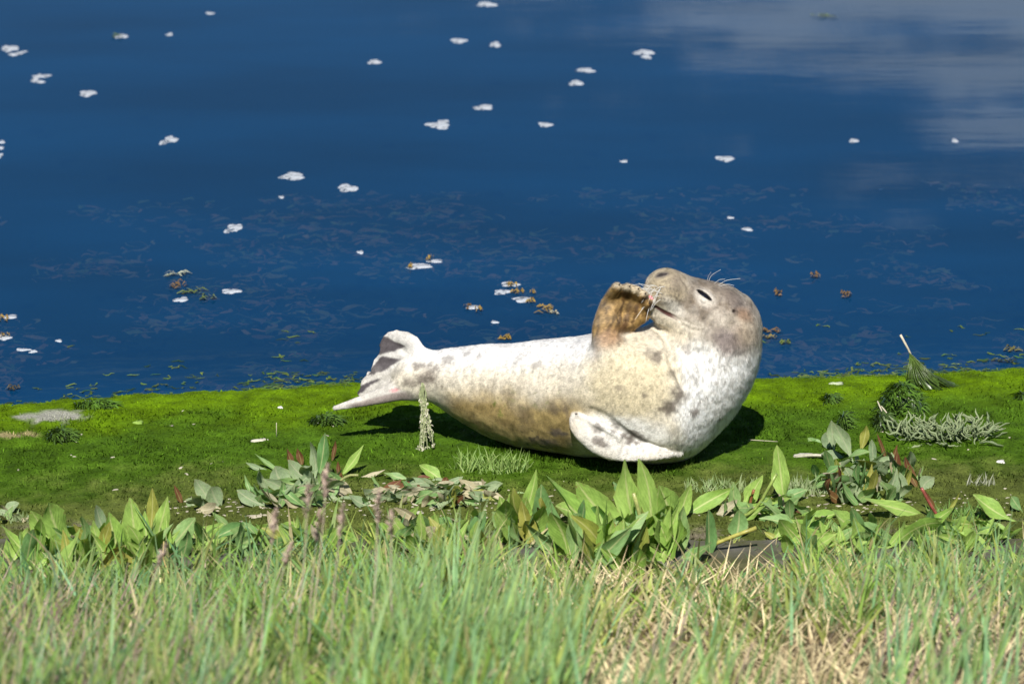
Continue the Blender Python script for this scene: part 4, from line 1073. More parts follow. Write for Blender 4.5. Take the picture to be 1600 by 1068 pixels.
plant('broadleaf_plant', 'low broad leaves spreading over the grass at the lower right beside the kerb', 'plant', (1470, 840), [
    (1420, 850, 1530, 838, 46, BR, 'oval', 10, .9, -.15), (1590, 815, 1520, 772, 28, BR, 'spat', 0, .6, 0), (1600, 800, 1580, 775, 20, MI, 'spat', 20, .5, 0), (1300, 830, 1240, 812, 28, BR, 'oval', 0, .7, -.05), (1340, 825, 1300, 795, 30, BR, 'lance', 0, .6, -.05)],
    [(70, 1500, 850, 110, 24, 0, -32, 115, 28, .25, [(BR, 5), (MI, 3)], ['spat', 'oval'])], seed=24, cap_px=80)
plant('broadleaf_plant', 'two lone leaves lying on the moss at the far left edge', 'plant', (15, 800), [(0, 802, 30, 785, 18, GR, 'spat', 0, .5, 0), (25, 815, 45, 808, 8, DR, 'lance', 0, .4, 0), (5, 812, 20, 790, 12, MI, 'lance', 0, .5, 0)],
    [(5, 12, 808, 24, 5, 0, -8, 26, 8, .28, [(GR, 2), (DR, 2)], ['lance'])], seed=25)

plant('broadleaf_plant', 'half hidden broad leaves among grass below the wilting heap', 'plant', (430, 860), [],
    [(70, 430, 858, 140, 26, 0, -40, 145, 28, .24, [(BR, 4), (MI, 4), (YE, 1), (DR, .6)], ['spat', 'lance', 'oval'])], seed=26, cap_px=80)
plant('broadleaf_plant', 'bright leaves half hidden among tall grass blades below the dangling weed', 'plant', (660, 855), [],
    [(70, 665, 856, 115, 26, 0, -44, 125, 30, .24, [(BR, 5), (MI, 3), (YE, 1), (DR, .6)], ['spat', 'lance', 'oval'])], seed=27, cap_px=85)
plant('broadleaf_plant', 'broad leaves low in the grass right of the bright clump over the kerb', 'plant', (1300, 850), [],
    [(70, 1300, 852, 115, 26, 0, -34, 125, 28, .25, [(BR, 5), (MI, 4), (YE, .5)], ['spat', 'lance', 'oval'])], seed=28, cap_px=80)

# succulent mat of finger leaves
rn = random.Random(31); b0 = gpt(1470, 695)
t = empty('succulent', b0); tag(t, 'low mat of pale finger leaved succulent on the moss beside the ragged weed', 'plant')
for i in range(230):
    q, rr = rn.uniform(0, 6.28), math.sqrt(rn.random())
    a = gpt(1473 + 82 * rr * math.cos(q), 684 + 14 * rr * math.sin(q))
    az, el = rn.uniform(0, 6.28), rn.uniform(-.05, 1.2); L = rn.uniform(.025, .075)
    a[2] += rn.uniform(0, .03)
    tip = a + L * np.array([math.cos(az) * math.cos(el), math.sin(az) * math.cos(el), math.sin(el)])
    put_leaf(t, a, tip, L * rn.uniform(.75, 1.0), 'succulent', 'tube', rn.uniform(0, 360), .3, rn)
for (u0, v0, u1, v1) in ((1405, 690, 1386, 655), (1520, 685, 1550, 660), (1530, 698, 1568, 697), (1490, 680, 1452, 655), (1440, 700, 1418, 698)):
    a = gpt(u0, v0); a[2] += .01; put_leaf(t, a, W(u1, v1, a[1]), .07, 'succulent', 'tube', 0, .3, rn)

# ------------------------------------------------------------------ short tufts on the moss
def tuft(name, label, cu, cv, ru, rv, n, L0, L1, ca, cb, seed):
    rr = np.random.default_rng(seed); q, r_ = rr.uniform(0, 6.28, n), np.sqrt(rr.random(n))
    P = np.array([gpt(cu + ru * r_[i] * math.cos(q[i]), cv + rv * r_[i] * math.sin(q[i])) for i in range(n)])
    colr = lerp(np.array(ca), np.array(cb), rr.random((n, 1)))
    az = rr.uniform(0, 6.28, n)
    V, Fq, Cc = blades(P - [0, 0, .003], rr.uniform(L0, L1, n), rr.uniform(.0016, .0028, n), az, rr.uniform(.1, .9, n), rr.uniform(-.2, .9, n), colr, 3, face=rr.uniform(-.8, .8, n))
    b0 = gpt(cu, cv + rv)
    o = link(name, mesh_np(name, V - b0, Fq, M['grass'], Cc), None, b0); tag(o, label, 'grass tuft'); return o
tuft('grass_tuft', 'short pale green grass tuft on the moss below the seal belly', 770, 732, 66, 9, 200, .03, .075, (.3, .4, .12), (.2, .34, .08), 41)
tuft('grass_tuft', 'fine dry pale tuft of grass just behind the big bright leaves', 1125, 765, 60, 8, 150, .02, .05, (.34, .4, .2), (.2, .3, .1), 42)
tuft('grass_tuft', 'grassy patch between the paddle leaf and the rusty leaved plant', 1262, 765, 34, 12, 150, .02, .055, (.36, .4, .24), (.2, .3, .1), 43)
tuft('grass_tuft', 'tiny bleached twiggy tuft standing alone on the moss at the right', 1532, 757, 26, 3, 34, .02, .05, (.36, .37, .28), (.28, .3, .2), 44)
tuft('grass_tuft', 'small green tuft growing on the kerb at the right edge', 1500, 806, 50, 8, 150, .02, .05, (.2, .32, .08), (.12, .24, .05), 45)
tuft('grass_tuft', 'small pale tuft under the lone leaves at the far left edge', 20, 812, 34, 6, 80, .02, .04, (.3, .36, .2), (.2, .28, .1), 46)
tuft('grass_tuft', 'fine green tuft at the left of the kerb in front of the wilting heap', 380, 865, 45, 8, 140, .02, .06, (.24, .34, .12), (.14, .26, .06), 47)
tuft('grass_tuft', 'short green tuft growing from the kerb joint right of the bright clump', 1250, 832, 60, 8, 160, .02, .05, (.24, .34, .1), (.14, .26, .06), 48)

# moss strands pressed up against the seal's belly
k = np.where((SV[:, 2] < .030) & (SN[:, 1] < .1) & (SN[:, 2] < -.05))[0]; k = RNG.choice(k, 5200); n = len(k)
x, y = SV[k, 0] + RNG.normal(0, .006, n), SV[k, 1] - RNG.uniform(.0, .022, n)
V1 = blades(np.stack([x, y, gz(x, y) - .003], -1), RNG.uniform(.010, .026, n), RNG.uniform(.0012, .0026, n), RNG.uniform(0, 6.28, n), RNG.uniform(.1, .9, n), RNG.uniform(-.2, .7, n), moss_col(x, y) * RNG.uniform(.5, 1.4, (n, 1)), 2)
tag(link('moss', mesh_np('moss', V1[0], V1[1], M['moss'], V1[2])), 'moss strands brushing the edge of the seal belly', 'moss', None, 'stuff')

# ------------------------------------------------------------------ stringy weeds
rn = random.Random(51)
top = surf(660, 598, .004, seal_d); b0 = gpt(664, 716)
t = empty('dangling_weed', top); tag(t, 'pale stringy weed hanging from the root of the tail to the moss', 'seaweed')
paths = []
for i in range(9):
    u_end, v_end = ((655, 712), (658, 716), (661, 704), (663, 717), (660, 690), (673, 688), (676, 696), (671, 676), (667, 708))[i]; u_end += rn.uniform(-2, 2)
    pts = [list(top + np.array([rn.uniform(-.004, .004), 0, -.0])), list(W(660 + rn.uniform(-5, 6), 620, top[1] - .01)), list(W(lerp(660, u_end, .6) + rn.uniform(-3, 3), 652, top[1] - .012)), list(W(u_end, v_end, top[1] - .01 + rn.uniform(-.02, .02)))]
    A = spline(pts, 6); A = A + np.array([[rn.uniform(-.002, .002), rn.uniform(-.002, .002), 0] for _ in A]); paths.append(A)
    b = MB(); b.tube(list(A), list(np.linspace(.0014, .0024, len(A))), 4, (.34, .38, .2)); b.build('strand', M['weed'], t, tuple(top))
b = MB()
for A in paths:
    for i in range(44):
        q = 1 - rn.random() ** 1.6 * .62; k_ = q * (len(A) - 1.001); c = lerp(A[int(k_)], A[int(k_) + 1], k_ % 1) + np.array([rn.gauss(0, .0026), rn.gauss(0, .0026), rn.gauss(0, .003)])
        colr = rn.choice(((.6, .57, .44), (.5, .47, .34), (.4, .42, .26), (.3, .34, .16)))
        if rn.random() < .5: b.dome(c, rn.uniform(.001, .003), rn.uniform(.001, .0025), rn.uniform(.0015, .0055), 0, 1, 6, i, .6, colr, 1.0)
        else:
            d = np.array([rn.uniform(-1, 1), rn.uniform(-.6, .6), rn.uniform(-1.2, .2)]) * .009; b.ribbon([c, c + d * .5 + [0, 0, .001], c + d], [.0008, .0018, .0004], [.6, .3, .5], colr)
o = b.build('crumb_cluster', M['foam'], t, tuple(top)); o['kind'] = 'stuff'
for (u, v) in ((641, 702), (690, 716)):
    b = MB(); b.tube([W(664, 700, top[1]), W(u, v, top[1] - .01)], .002, 4, (.55, .53, .42)); b.build('strand', M['weed'], t, tuple(top))

# ragged weed hanging in a cone from a stick
base = gpt(1440, 603); t = empty('stranded_weed', base); tag(t, 'ragged green weed draped in a cone down a leaning pale stick by the water', 'seaweed')
ys_ = base[1]
b = MB(); b.tube([W(1407, 523, ys_), W(1419, 545, ys_ + .005), W(1432, 575, ys_ + .01), base + [0, 0, -.01]], [.004, .0035, .003, .003], 6); b.build('stick', M['stick'], t, tuple(base))
b = MB(); n_ = 26; m_ = 9
apex = W(1421, 550, ys_)
for i in range(n_):
    q = math.pi * 2 * i / n_
    foot = base + np.array([.035 + .075 * math.cos(q) + rn.uniform(-.012, .012), .05 * math.sin(q), 0.004]); foot[2] = gz(foot[0], foot[1]) + .003
    if rn.random() < .35: foot = lerp(foot, apex, rn.uniform(.05, .3))
    for k in range(m_):
        s_ = k / (m_ - 1); p = lerp(apex, foot, s_); p = p + np.array([0, 0, -.10 * s_ * (1 - s_)]) * .9
        p = p + np.array([math.cos(q), math.sin(q), 0]) * (.010 * math.sin(q * 7 + s_ * 3) * s_); b.v.append(p); b.c.append(tuple(np.array([.055, .10, .016]) * rn.uniform(.8, 1.2)))
for i in range(n_):
    i2 = (i + 1) % n_
    for k in range(m_ - 1): b.f.append((i * m_ + k, i2 * m_ + k, i2 * m_ + k + 1, i * m_ + k + 1))
b.build('drape', M['weed'], t, tuple(base))
b = MB()
for i in range(40):
    q = rn.uniform(0, 6.28); foot = base + np.array([.035 + .085 * math.cos(q), .06 * math.sin(q), 0]); foot[2] = gz(foot[0], foot[1])
    b.tube([apex + np.array([rn.uniform(0, .01), 0, -.01]), lerp(apex, foot, .5) + [rn.uniform(-.01, .01), -.008, -.02], foot], [.0018, .002, .0012], 3, tuple(np.array([.08, .13, .025]) * rn.uniform(.5, 1.3)))
o = b.build('fringe', M['weed'], t, tuple(base)); o['kind'] = 'stuff'
def weed_heap(label, cu, cv, ru, rv, n, h, seed, colr=(.045, .085, .012), light=()):
    rn = random.Random(seed); b0 = gpt(cu, cv); b = MB()
    b.dome(b0 + [0, 0, .0], ru * PX * .8, rv * PX * 2.2, h * .55, 0, 4, 22, seed, .3, tuple(np.array(colr) * .8), .4)
    for i in range(n):
        q, rr = rn.uniform(0, 6.28), rn.random() ** .7
        p = b0 + np.array([ru * PX * rr * math.cos(q), rv * PX * 2.6 * rr * math.sin(q), 0]); p[2] += h * .55 * max(0, 1 - rr * rr)
        az, el, L = rn.uniform(0, 6.28), rn.uniform(-.5, .45) * (1 - rr * .5), rn.uniform(.015, .05)
        d = np.array([math.cos(az) * math.cos(el), math.sin(az) * math.cos(el), math.sin(el)]) * L
        b.ribbon([p, p + d * .5 + [0, 0, .006], p + d + [0, 0, -.004]], [.0018, .0028, .0006], [-math.sin(az) * .8, math.cos(az) * .8, .5], tuple(np.array(colr) * rn.uniform(.5, 2.0)))
    t = empty('weed_heap', b0); tag(t, label, 'seaweed')
    o = b.build('fronds', M['weed'], t, tuple(b0)); o['kind'] = 'stuff'
    for (u0, v0, u1, v1) in light:
        a = gpt(u0, v0); bb = MB(); bb.tube([a, W((u0 + u1) / 2 + 2, (v0 + v1) / 2, a[1]), W(u1, v1, a[1])], [.0025, .003, .0018], 5); bb.build('stick', M['stick'], t, tuple(b0))
    return t
weed_heap('tall dark green heap of stranded weed left of the draped stick', 1408, 642, 36, 14, 900, .15, 61, (.05, .1, .012), ((1420, 648, 1419, 620),))
weed_heap('dark weed strand with bleached sticks behind the pale succulent mat', 1378, 668, 12, 8, 260, .07, 62, (.05, .085, .02), ((1382, 660, 1371, 626), (1398, 665, 1377, 634)))
weed_heap('low dark green weed mound beside the brown strip at the far left', 96, 684, 22, 6, 420, .045, 63)
weed_heap('small dark clump of weed near the waterline right of the seal', 1298, 626, 10, 4, 150, .03, 64)
weed_heap('thin upright wisp of dark weed on the moss right of the seal', 1318, 665, 5, 5, 120, .07, 65)
weed_heap('flat dark weed clump on the moss below the tail tip', 510, 660, 26, 5, 380, .03, 66)
weed_heap('dark green weed ridge at the waterline left of the bright moss', 150, 634, 34, 4, 420, .025, 67, (.055, .11, .012))
weed_heap('small dark weed lump at the right edge near the waterline', 1597, 622, 8, 3, 110, .03, 68)

# ------------------------------------------------------------------ pale scraps lying on the moss
def scrap(label, u, v, w, h, seed, colr=(.5, .48, .38)):
    rn = random.Random(seed); b0 = gpt(u, v); b = MB()
    b.dome(b0, w * PX * .5, h * PX * 1.6, .006, rn.uniform(-.2, .2), 2, 12, seed, .35, colr, .3)
    if w > 10: b.dome(b0 + [w * PX * .3, .01, 0], w * PX * .28, h * PX, .005, rn.uniform(-.4, .4), 2, 10, seed + 3, .35, tuple(np.array(colr) * .8), .3)
    tag(b.build('scrap', M['foam'], None, (0, 0, 0)), label, 'debris')
scrap('tiny white scrap on the bright moss left of the tail tip', 438, 637, 9, 4, 71, (.7, .68, .6))
scrap('pale crumbled scrap on the moss above the wilting heap', 406, 688, 24, 5, 72)
scrap('small green leaf scrap on the bright moss at the left', 215, 661, 14, 5, 73, (.22, .34, .06))
scrap('long flat pale scrap on the kerb left of the rusty leaved plant', 1252, 712, 40, 5, 74, (.45, .44, .36))
scrap('little white scrap on the olive moss at the right', 1562, 722, 14, 3, 75, (.62, .6, .55))
scrap('pale scrap at the waterline behind the draped stick', 1306, 598, 20, 2.5, 76, (.4, .45, .3))
scrap('white flat scrap lying at the front edge of the withered tangle', 640, 803, 34, 3, 77, (.55, .52, .42))
scrap('thin grey scrap in front of the wilting heap', 400, 806, 40, 4, 78, (.42, .38, .28))
rn = random.Random(80); b = MB()
for i in range(480):
    if rn.random() < .85: u, v = rn.uniform(240, 1580), rn.gauss(792, 12)
    else: u, v = rn.uniform(0, 1600), rn.uniform(640, 800)
    if 560 < u < 1160 and v < 716: continue
    c = gpt(u, v); k_ = rn.uniform(.5, 1.1); sz = rn.uniform(.0015, .006)
    b.dome(c, sz * rn.uniform(.8, 2.6), sz, .0022, rn.uniform(-1, 1), 1, 7, i, .4, tuple(np.array([.46, .42, .32]) * k_), .2)
tag(b.build('crumbs', M['foam'], None), 'pale dried plant crumbs littering the moss', 'debris', None, 'stuff')
b = MB(); a = gpt(1170, 692); b.tube([a + [0, 0, .006], gpt(1215, 692) + [0, 0, .006]], [.0015, .001], 4); tag(b.build('straw', M['stick'], None), 'single thin straw lying on the moss right of the seal', 'straw')
b = MB(); a = gpt(432, 682); b.tube([a, W(432, 660, a[1])], [.0016, .0012], 4); tag(b.build('straw', M['stick'], None), 'short upright pale straw standing in the moss below the tail', 'straw')

# ------------------------------------------------------------------ foam and weed on the water
def foam(label, lobes, seed, grp='foam patches drifting on the water', weeds=()):
    """lobes: (u, v, w px, h px, tilt)"""
    c0 = G(lobes[0][0], lobes[0][1], WZ); t = empty('foam_patch', c0); tag(t, label, 'foam', grp)
    b = MB()
    for i, (u, v, w, h, rot) in enumerate(lobes):
        c = G(u, v, WZ); sc = c[1] / F * 1.03; el = math.atan2(CAMZ, c[1])
        b.dome(c, w * .5 * sc, h * .45 * sc / math.sin(el), min(.004, h * .09 * sc) + .0015, rot, 3, 24, seed * 7 + i, .27, (.45, .48, .52), .35)
        if len(lobes) > 2: b.build('froth', M['froth'], t, tuple(c0)); b = MB()
    if b.v: b.build('froth', M['froth'], t, tuple(c0))
    rn = random.Random(seed)
    for (u, v, w, h, colr) in weeds:
        weed_bits('frond', t, c0, u, v, w, h, colr, rn)
    return t
def weed_bits(nm, t, c0, u, v, w, h, colr, rn, n=9):
    b = MB(); c = G(u, v, WZ); sc = c[1] / F; el = math.atan2(CAMZ, c[1])
    for i in range(n):
        p = c + np.array([rn.uniform(-.5, .5) * w * sc, rn.uniform(-.5, .5) * h * sc / math.sin(el), .006]); az = rn.gauss(0, .35) + (math.pi if rn.random() < .5 else 0); L = rn.uniform(.2, .6) * w * sc
        d = np.array([math.cos(az), math.sin(az), 0]) * L
        b.ribbon([p - d * .5, p + [0, 0, rn.uniform(.004, .012)], p + d * .5], [.003, .006, .0015], [-math.sin(az), math.cos(az), .15], tuple(np.array(colr) * rn.uniform(.6, 1.3)))
    b.build(nm, M['weed'], t, tuple(c0))
YB, BRW, GRN = (.3, .2, .045), (.2, .12, .04), (.12, .16, .04)
for i, (lab, lobes, wds) in enumerate((
    ('ragged hooked foam patch near the left edge, second down from the top', [(15, 76, 24, 11, .2), (27, 84, 18, 8, -.5)], ()),
    ('foam patch shaped like a letter C opening to the right at upper left', [(56, 123, 10, 14, 0), (66, 119, 26, 5, 0), (63, 128, 14, 5, 0)], ()),
    ('smooth oval foam patch right of the C shaped one', [(137, 146, 28, 9, 0)], ()),
    ('green tinged foam patch at the top left of the water', [(190, 57, 18, 7, 0)], ((182, 59, 18, 6, GRN),)),
    ('tiny foam dot right of the green tinged patch', [(265, 54, 10, 5, 0)], ()),
    ('faint dark speck of foam at the top of the water left of centre', [(328, 21, 13, 4, 0)], ()),
    ('double lobed foam patch below the smooth oval one', [(267, 218, 20, 11, 0), (255, 223, 14, 6, 0)], ()),
    ('wide lens shaped foam patch left of the picture centre', [(457, 276, 42, 10, 0), (459, 272, 18, 8, 0)], ()),
    ('rounded foam patch just right of the wide lens shaped one', [(543, 294, 30, 13, 0)], ()),
    ('tiny foam dot below the wide lens shaped patch', [(440, 308, 9, 4, 0)], ()),
    ('comma shaped foam patch at mid left', [(368, 355, 22, 12, 0), (357, 361, 16, 6, 0)], ()),
    ('small foam oval alone in the upper middle left', [(585, 97, 18, 8, 0)], ()),
    ('left of the two small foam ovals side by side near the top centre', [(717, 64, 24, 8, -.2)], ()),
    ('right of the two small foam ovals side by side near the top centre', [(774, 70, 18, 8, 0)], ()),
    ('foam patch cut close to the top edge of the picture at centre', [(760, 7, 28, 8, 0)], ()),
    ('notched large foam patch near the top centre below the paired ovals', [(685, 196, 36, 11, 0), (692, 191, 18, 8, 0)], ()),
    ('oval foam patch just above right of the notched large one', [(756, 168, 28, 9, 0)], ()),
    ('small foam oval right of the notched large patch', [(852, 195, 20, 8, 0)], ()),
    ('upper flat one of two stacked foam slivers right of top centre', [(915, 110, 29, 7, 0)], ()),
    ('lower slanting one of two stacked foam slivers right of top centre', [(900, 130, 24, 8, -.3)], ()),
    ('notched foam patch floating on a pale cloud reflection', [(1006, 82, 28, 9, -.2), (1010, 89, 15, 7, 0)], ()),
    ('slanting oval foam patch in the open water above the seal head', [(1133, 248, 28, 9, -.25)], ()),
    ('small foam oval in the right half of the water', [(1334, 220, 16, 6, 0)], ()),
    ('faint foam dot near the right edge of the water', [(1492, 220, 10, 6, 0)], ()),
    ('foam dot directly above the small oval over the seal forehead', [(1141, 340, 10, 4, 0)], ()),
    ('small foam oval over the seal forehead', [(1168, 358, 16, 6, 0)], ()),
    ('tiny foam dot in the middle of the water above the raised flipper', [(975, 252, 12, 4, 0)], ()),
    ('tiny foam dot above the weedy foam raft behind the tail', [(563, 394, 12, 5, 0)], ()),
    ('foam oval right of the green weed stalk at left', [(361, 455, 28, 9, 0)], ()),
    ('foam oval under the green weed stalk at left', [(283, 468, 22, 8, 0)], ()),
    ('string of foam crumbs at the left edge of the picture', [(3, 222, 10, 5, 0), (2, 231, 9, 5, 0), (1, 243, 7, 8, 0)], ()),
    ('long foam raft with ochre weed behind the tail', [(655, 416, 44, 8, .25), (680, 408, 26, 5, 0)], ((672, 406, 12, 8, YB), (640, 418, 10, 5, YB))),
    ('three part foam raft tangled with ochre weed above the seal back', [(797, 444, 30, 8, 0), (785, 456, 26, 9, -.2), (817, 468, 34, 9, -.3)], ((800, 448, 20, 6, YB), (808, 459, 18, 6, YB), (828, 471, 14, 6, YB), (832, 458, 8, 4, YB))),
    ('foam strip with brown weed at both ends above the seal back', [(740, 480, 26, 6, 0)], ((730, 481, 10, 8, BRW), (748, 485, 12, 7, YB))),
    ('tiny foam dot on the water just above the seal back', [(773, 503, 12, 5, 0)], ()),
    ('tiny foam dot near the bottom left of the water', [(92, 532, 10, 5, 0)], ()),
    ('low broken foam strip near the bottom left of the water', [(36, 546, 22, 5, -.2), (52, 549, 12, 5, 0)], ()),
    ('yellow stained foam patch at the left edge, lower of a pair', [(7, 527, 22, 9, 0)], ((8, 527, 12, 5, YB),)),
    ('yellow weed covered foam patch at the left edge, upper of a pair', [(14, 495, 26, 7, 0)], ((4, 499, 20, 9, YB),)))):
    foam(lab, lobes, 100 + i, weeds=wds)
def weed_float(label, bits, seed):
    rn = random.Random(seed); c0 = G(bits[0][0], bits[0][1], WZ); t = empty('floating_weed', c0); tag(t, label, 'seaweed', 'weed scraps floating on the water')
    for (u, v, w, h, colr) in bits: weed_bits('frond', t, c0, u, v, w, h, colr, rn, 12)
weed_float('green weed stalk with brown knot floating at left', [(280, 447, 26, 10, BRW), (305, 458, 40, 8, GRN), (278, 431, 34, 6, (.4, .42, .3)), (325, 467, 20, 6, GRN)], 1)
weed_float('ochre weed scrap floating left of the raised flipper', [(848, 486, 26, 11, YB), (866, 491, 14, 6, (.45, .42, .3))], 2)
weed_float('orange weed strip showing just behind the seal back', [(788, 530, 22, 4, YB)], 3)
weed_float('small brown weed scrap floating highest right of the seal', [(1273, 433, 15, 7, BRW)], 4)
weed_float('small brown weed scrap right behind the seal crown', [(1216, 460, 11, 8, BRW)], 5)
weed_float('brown weed scrap farther right behind the seal, of the small ones', [(1322, 464, 14, 8, BRW)], 6)
weed_float('pair of brown weed strips against the seal nape', [(1206, 519, 26, 6, BRW), (1204, 529, 22, 4, (.2, .16, .05)), (1226, 538, 16, 4, GRN)], 7)
weed_float('olive weed scrap near the right edge by the waterline', [(1582, 548, 24, 6, (.16, .15, .05)), (1570, 565, 30, 6, (.07, .09, .03))], 8)
weed_float('thin green weed scrap at the very top right of the water', [(1285, 26, 34, 5, GRN)], 9)
weed_float('dark weed scrap at the bottom left of the water', [(22, 608, 18, 6, (.1, .08, .04))], 10)

def ribbons_np(P, az, L, w, col, sag, seed):
    """lying wavy ribbons of four segments"""
    rr = np.random.default_rng(seed); n = len(P); s = np.linspace(-.5, .5, 5)[None]
    ph = rr.uniform(0, 6.28, (n, 1)); off = np.sin(ph + s * rr.uniform(3, 9, (n, 1))) * L[:, None] * .18
    d = np.stack([np.cos(az), np.sin(az)], 1); e = np.stack([-np.sin(az), np.cos(az)], 1)
    cx = P[:, 0:1] + d[:, 0:1] * s * L[:, None] + e[:, 0:1] * off; cy = P[:, 1:2] + d[:, 1:2] * s * L[:, None] + e[:, 1:2] * off
    cz = P[:, 2:3] + sag[:, None] * np.sin(ph * 3 + s * 5)
    ww = w[:, None] * np.array([.3, 1, 1.1, .9, .25])[None]
    A = np.stack([cx - e[:, 0:1] * ww, cy - e[:, 1:2] * ww, cz], -1); B = np.stack([cx + e[:, 0:1] * ww, cy + e[:, 1:2] * ww, cz + ww * .3], -1)
    V = np.stack([A, B], 2).reshape(n, -1, 3); q = np.array([[2 * i, 2 * i + 1, 2 * i + 3, 2 * i + 2] for i in range(4)])[None]
    Fq = ((np.arange(n) * 10)[:, None, None] + q).reshape(-1, 4)
    return V.reshape(-1, 3), Fq, np.repeat(col, 10, 0)
# weed standing and lying under the surface
N = 15000
x = RNG.uniform(-2.6, 2.6, N); d_ = RNG.random(N) ** 1.25 * 2.9; y = shore(x) + .05 + d_
den = fbm(np.stack([x, y], -1), 2.6, 3, 141) + .35 * (fbm(np.stack([x, y], -1), 9, 2, 142) - .5)
k = (den > .50 + .02 * d_) & (RNG.random(N) < .7); x, y, d_ = x[k], y[k], d_[k]; n = len(x)
colw = lerp(np.array([.55, .22, .10]), np.array([.26, .26, .07]), RNG.random((n, 1)) ** 1.5) * RNG.uniform(.3, .95, (n, 1))
zz_ = WZ - .006 - RNG.random(n) * .03 - np.minimum(d_, 2) * .012
V, Fq, Cc = ribbons_np(np.stack([x, y, zz_], -1), RNG.normal(0, 1.0, n), RNG.uniform(.02, .10, n) , RNG.uniform(.002, .02, n) * RNG.random(n), colw, RNG.uniform(0, .006, n), 143)
tag(link('submerged_weed', mesh_np('submerged_weed', V, Fq, M['weed'], Cc)), 'brown weed fronds lying under the shallow water behind the seal', 'seaweed', None, 'stuff')
# green algae drifting at the waterline
N = 7000
x = RNG.uniform(-2.2, 2.2, N); d_ = RNG.random(N) ** 2.0 * .75 - .03; y = shore(x) + d_
uu, vv = proj(np.stack([x, y, np.full(N, WZ)], -1))
zone = (sstep(360, 440, uu) * sstep(600, 540, uu) * .7 + sstep(1190, 1230, uu) * .45 + sstep(160, 60, np.abs(uu - 200)) * .2 + .06) * np.exp(-np.maximum(d_, 0) * 5)
den = fbm(np.stack([x, y * 2], -1), 5, 3, 151)
k = (RNG.random(N) < zone) & (den > .45 + .12 * d_); x, y = x[k], y[k]; n = len(x)
colw = lerp(np.array([.03, .085, .02]), np.array([.11, .15, .03]), RNG.random((n, 1))) * RNG.uniform(.5, 1.5, (n, 1))
V, Fq, Cc = ribbons_np(np.stack([x, y, np.full(n, WZ + .003)], -1), RNG.normal(0, .6, n), RNG.uniform(.012, .05, n), RNG.uniform(.002, .005, n), colw, RNG.uniform(0, .003, n), 152)
tag(link('shore_algae', mesh_np('shore_algae', V, Fq, M['weed'], Cc)), 'dark green algae shreds drifting along the mossy waterline', 'algae', None, 'stuff')

# ------------------------------------------------------------------ grass of the near bank
def bank_pts(n, y0, y1, half=2.0):
    y = RNG.uniform(y0, y1, n); x = RNG.uniform(-1, 1, n) * (half * (y / 9.5) * .95 + .1)
    return x, y
def mk_blades(x, y, L, wid, lean0, lean1, col, tip, segs=4, azm=0.0, azs=1.2, curl=(.1, .9)):
    n = len(x); r0 = np.stack([x, y, gz(x, y) - .004], -1)
    az = RNG.normal(azm, azs, n)
    return blades(r0, L, wid, az, RNG.uniform(lean0, lean1, n), RNG.uniform(*curl, n), col, segs, tip, RNG.uniform(-.9, .9, n))
def top_v(u): return np.interp(u, [-200, 300, 360, 520, 740, 800, 1180, 1260, 1420, 1800], [868, 862, 830, 812, 796, 868, 890, 838, 822, 815])
def grass_len(x, y, L, jit):
    u_, v_ = proj(np.stack([x, y, gz(x, y)], -1)); room = np.maximum(v_ - top_v(u_) - jit, 14) * (y / .95) / F
    return np.minimum(L, room * RNG.uniform(.45, 1.0, len(L))), u_, v_
NC = 1800; cx_, cy_ = bank_pts(NC, 5.8, 9.74); cu_, cv_ = proj(np.stack([cx_, cy_, gz(cx_, cy_)], -1))
big = fbm(np.stack([cx_, cy_], -1), 1.5, 3, 164)
keep = lerp(1.0, .06, sstep(600, 900, cu_ + 260 * (big - .5)) * sstep(8.5, 7.9, cy_ + .9 * (big - .5)))
keep = keep * lerp(1, .35, np.maximum(sstep(130, 70, np.abs(cu_ - 1130)) * sstep(8.7, 9.1, cy_), sstep(90, 50, np.abs(cu_ - 1560)) * sstep(9.3, 9.5, cy_)))
k = RNG.random(NC) < keep; cx_, cy_, cu_ = cx_[k], cy_[k], cu_[k]; NC = len(cx_)
cnt = RNG.integers(5, 26, NC); ci_ = np.repeat(np.arange(NC), cnt); n = len(ci_)
rad_ = np.abs(RNG.normal(0, .028, n)); aa = RNG.uniform(0, 6.28, n)
x, y = cx_[ci_] + rad_ * np.cos(aa), cy_[ci_] + rad_ * np.sin(aa)
clL, clc, clw = RNG.uniform(.10, .32, NC), RNG.random((NC, 1)), RNG.uniform(.0016, .0056, NC)
L, uu, vv = grass_len(x, y, clL[ci_] * RNG.uniform(.55, 1.15, n), RNG.normal(0, 26, n) - 50 * (RNG.random(n) < .10))
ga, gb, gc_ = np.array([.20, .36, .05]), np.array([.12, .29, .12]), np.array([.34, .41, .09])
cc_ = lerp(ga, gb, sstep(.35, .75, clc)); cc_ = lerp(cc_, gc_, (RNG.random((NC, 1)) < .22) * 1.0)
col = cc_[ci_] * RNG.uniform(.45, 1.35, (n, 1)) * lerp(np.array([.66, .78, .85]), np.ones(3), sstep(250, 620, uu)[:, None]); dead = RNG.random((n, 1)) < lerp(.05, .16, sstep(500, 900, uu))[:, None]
col = np.where(dead, np.array([.52, .44, .24]) * RNG.uniform(.5, 1.1, (n, 1)), col)
tip = lerp(col, np.array([.45, .43, .17]), (RNG.random((n, 1)) < .2) * .7); base_ = lerp(col, np.array([.38, .36, .13]), .4)
az = aa + RNG.normal(0, .5, n) + RNG.choice([0, .6], n)
V1 = blades(np.stack([x, y, gz(x, y) - .004 + np.where(y > 9.5, .016, 0)], -1), L, clw[ci_] * RNG.uniform(.6, 1.4, n), az, RNG.uniform(.03, .85, n) ** 1.2 + rad_ * 7, RNG.uniform(.1, 1.1, n), base_, 4, tip, RNG.uniform(-.9, .9, n))
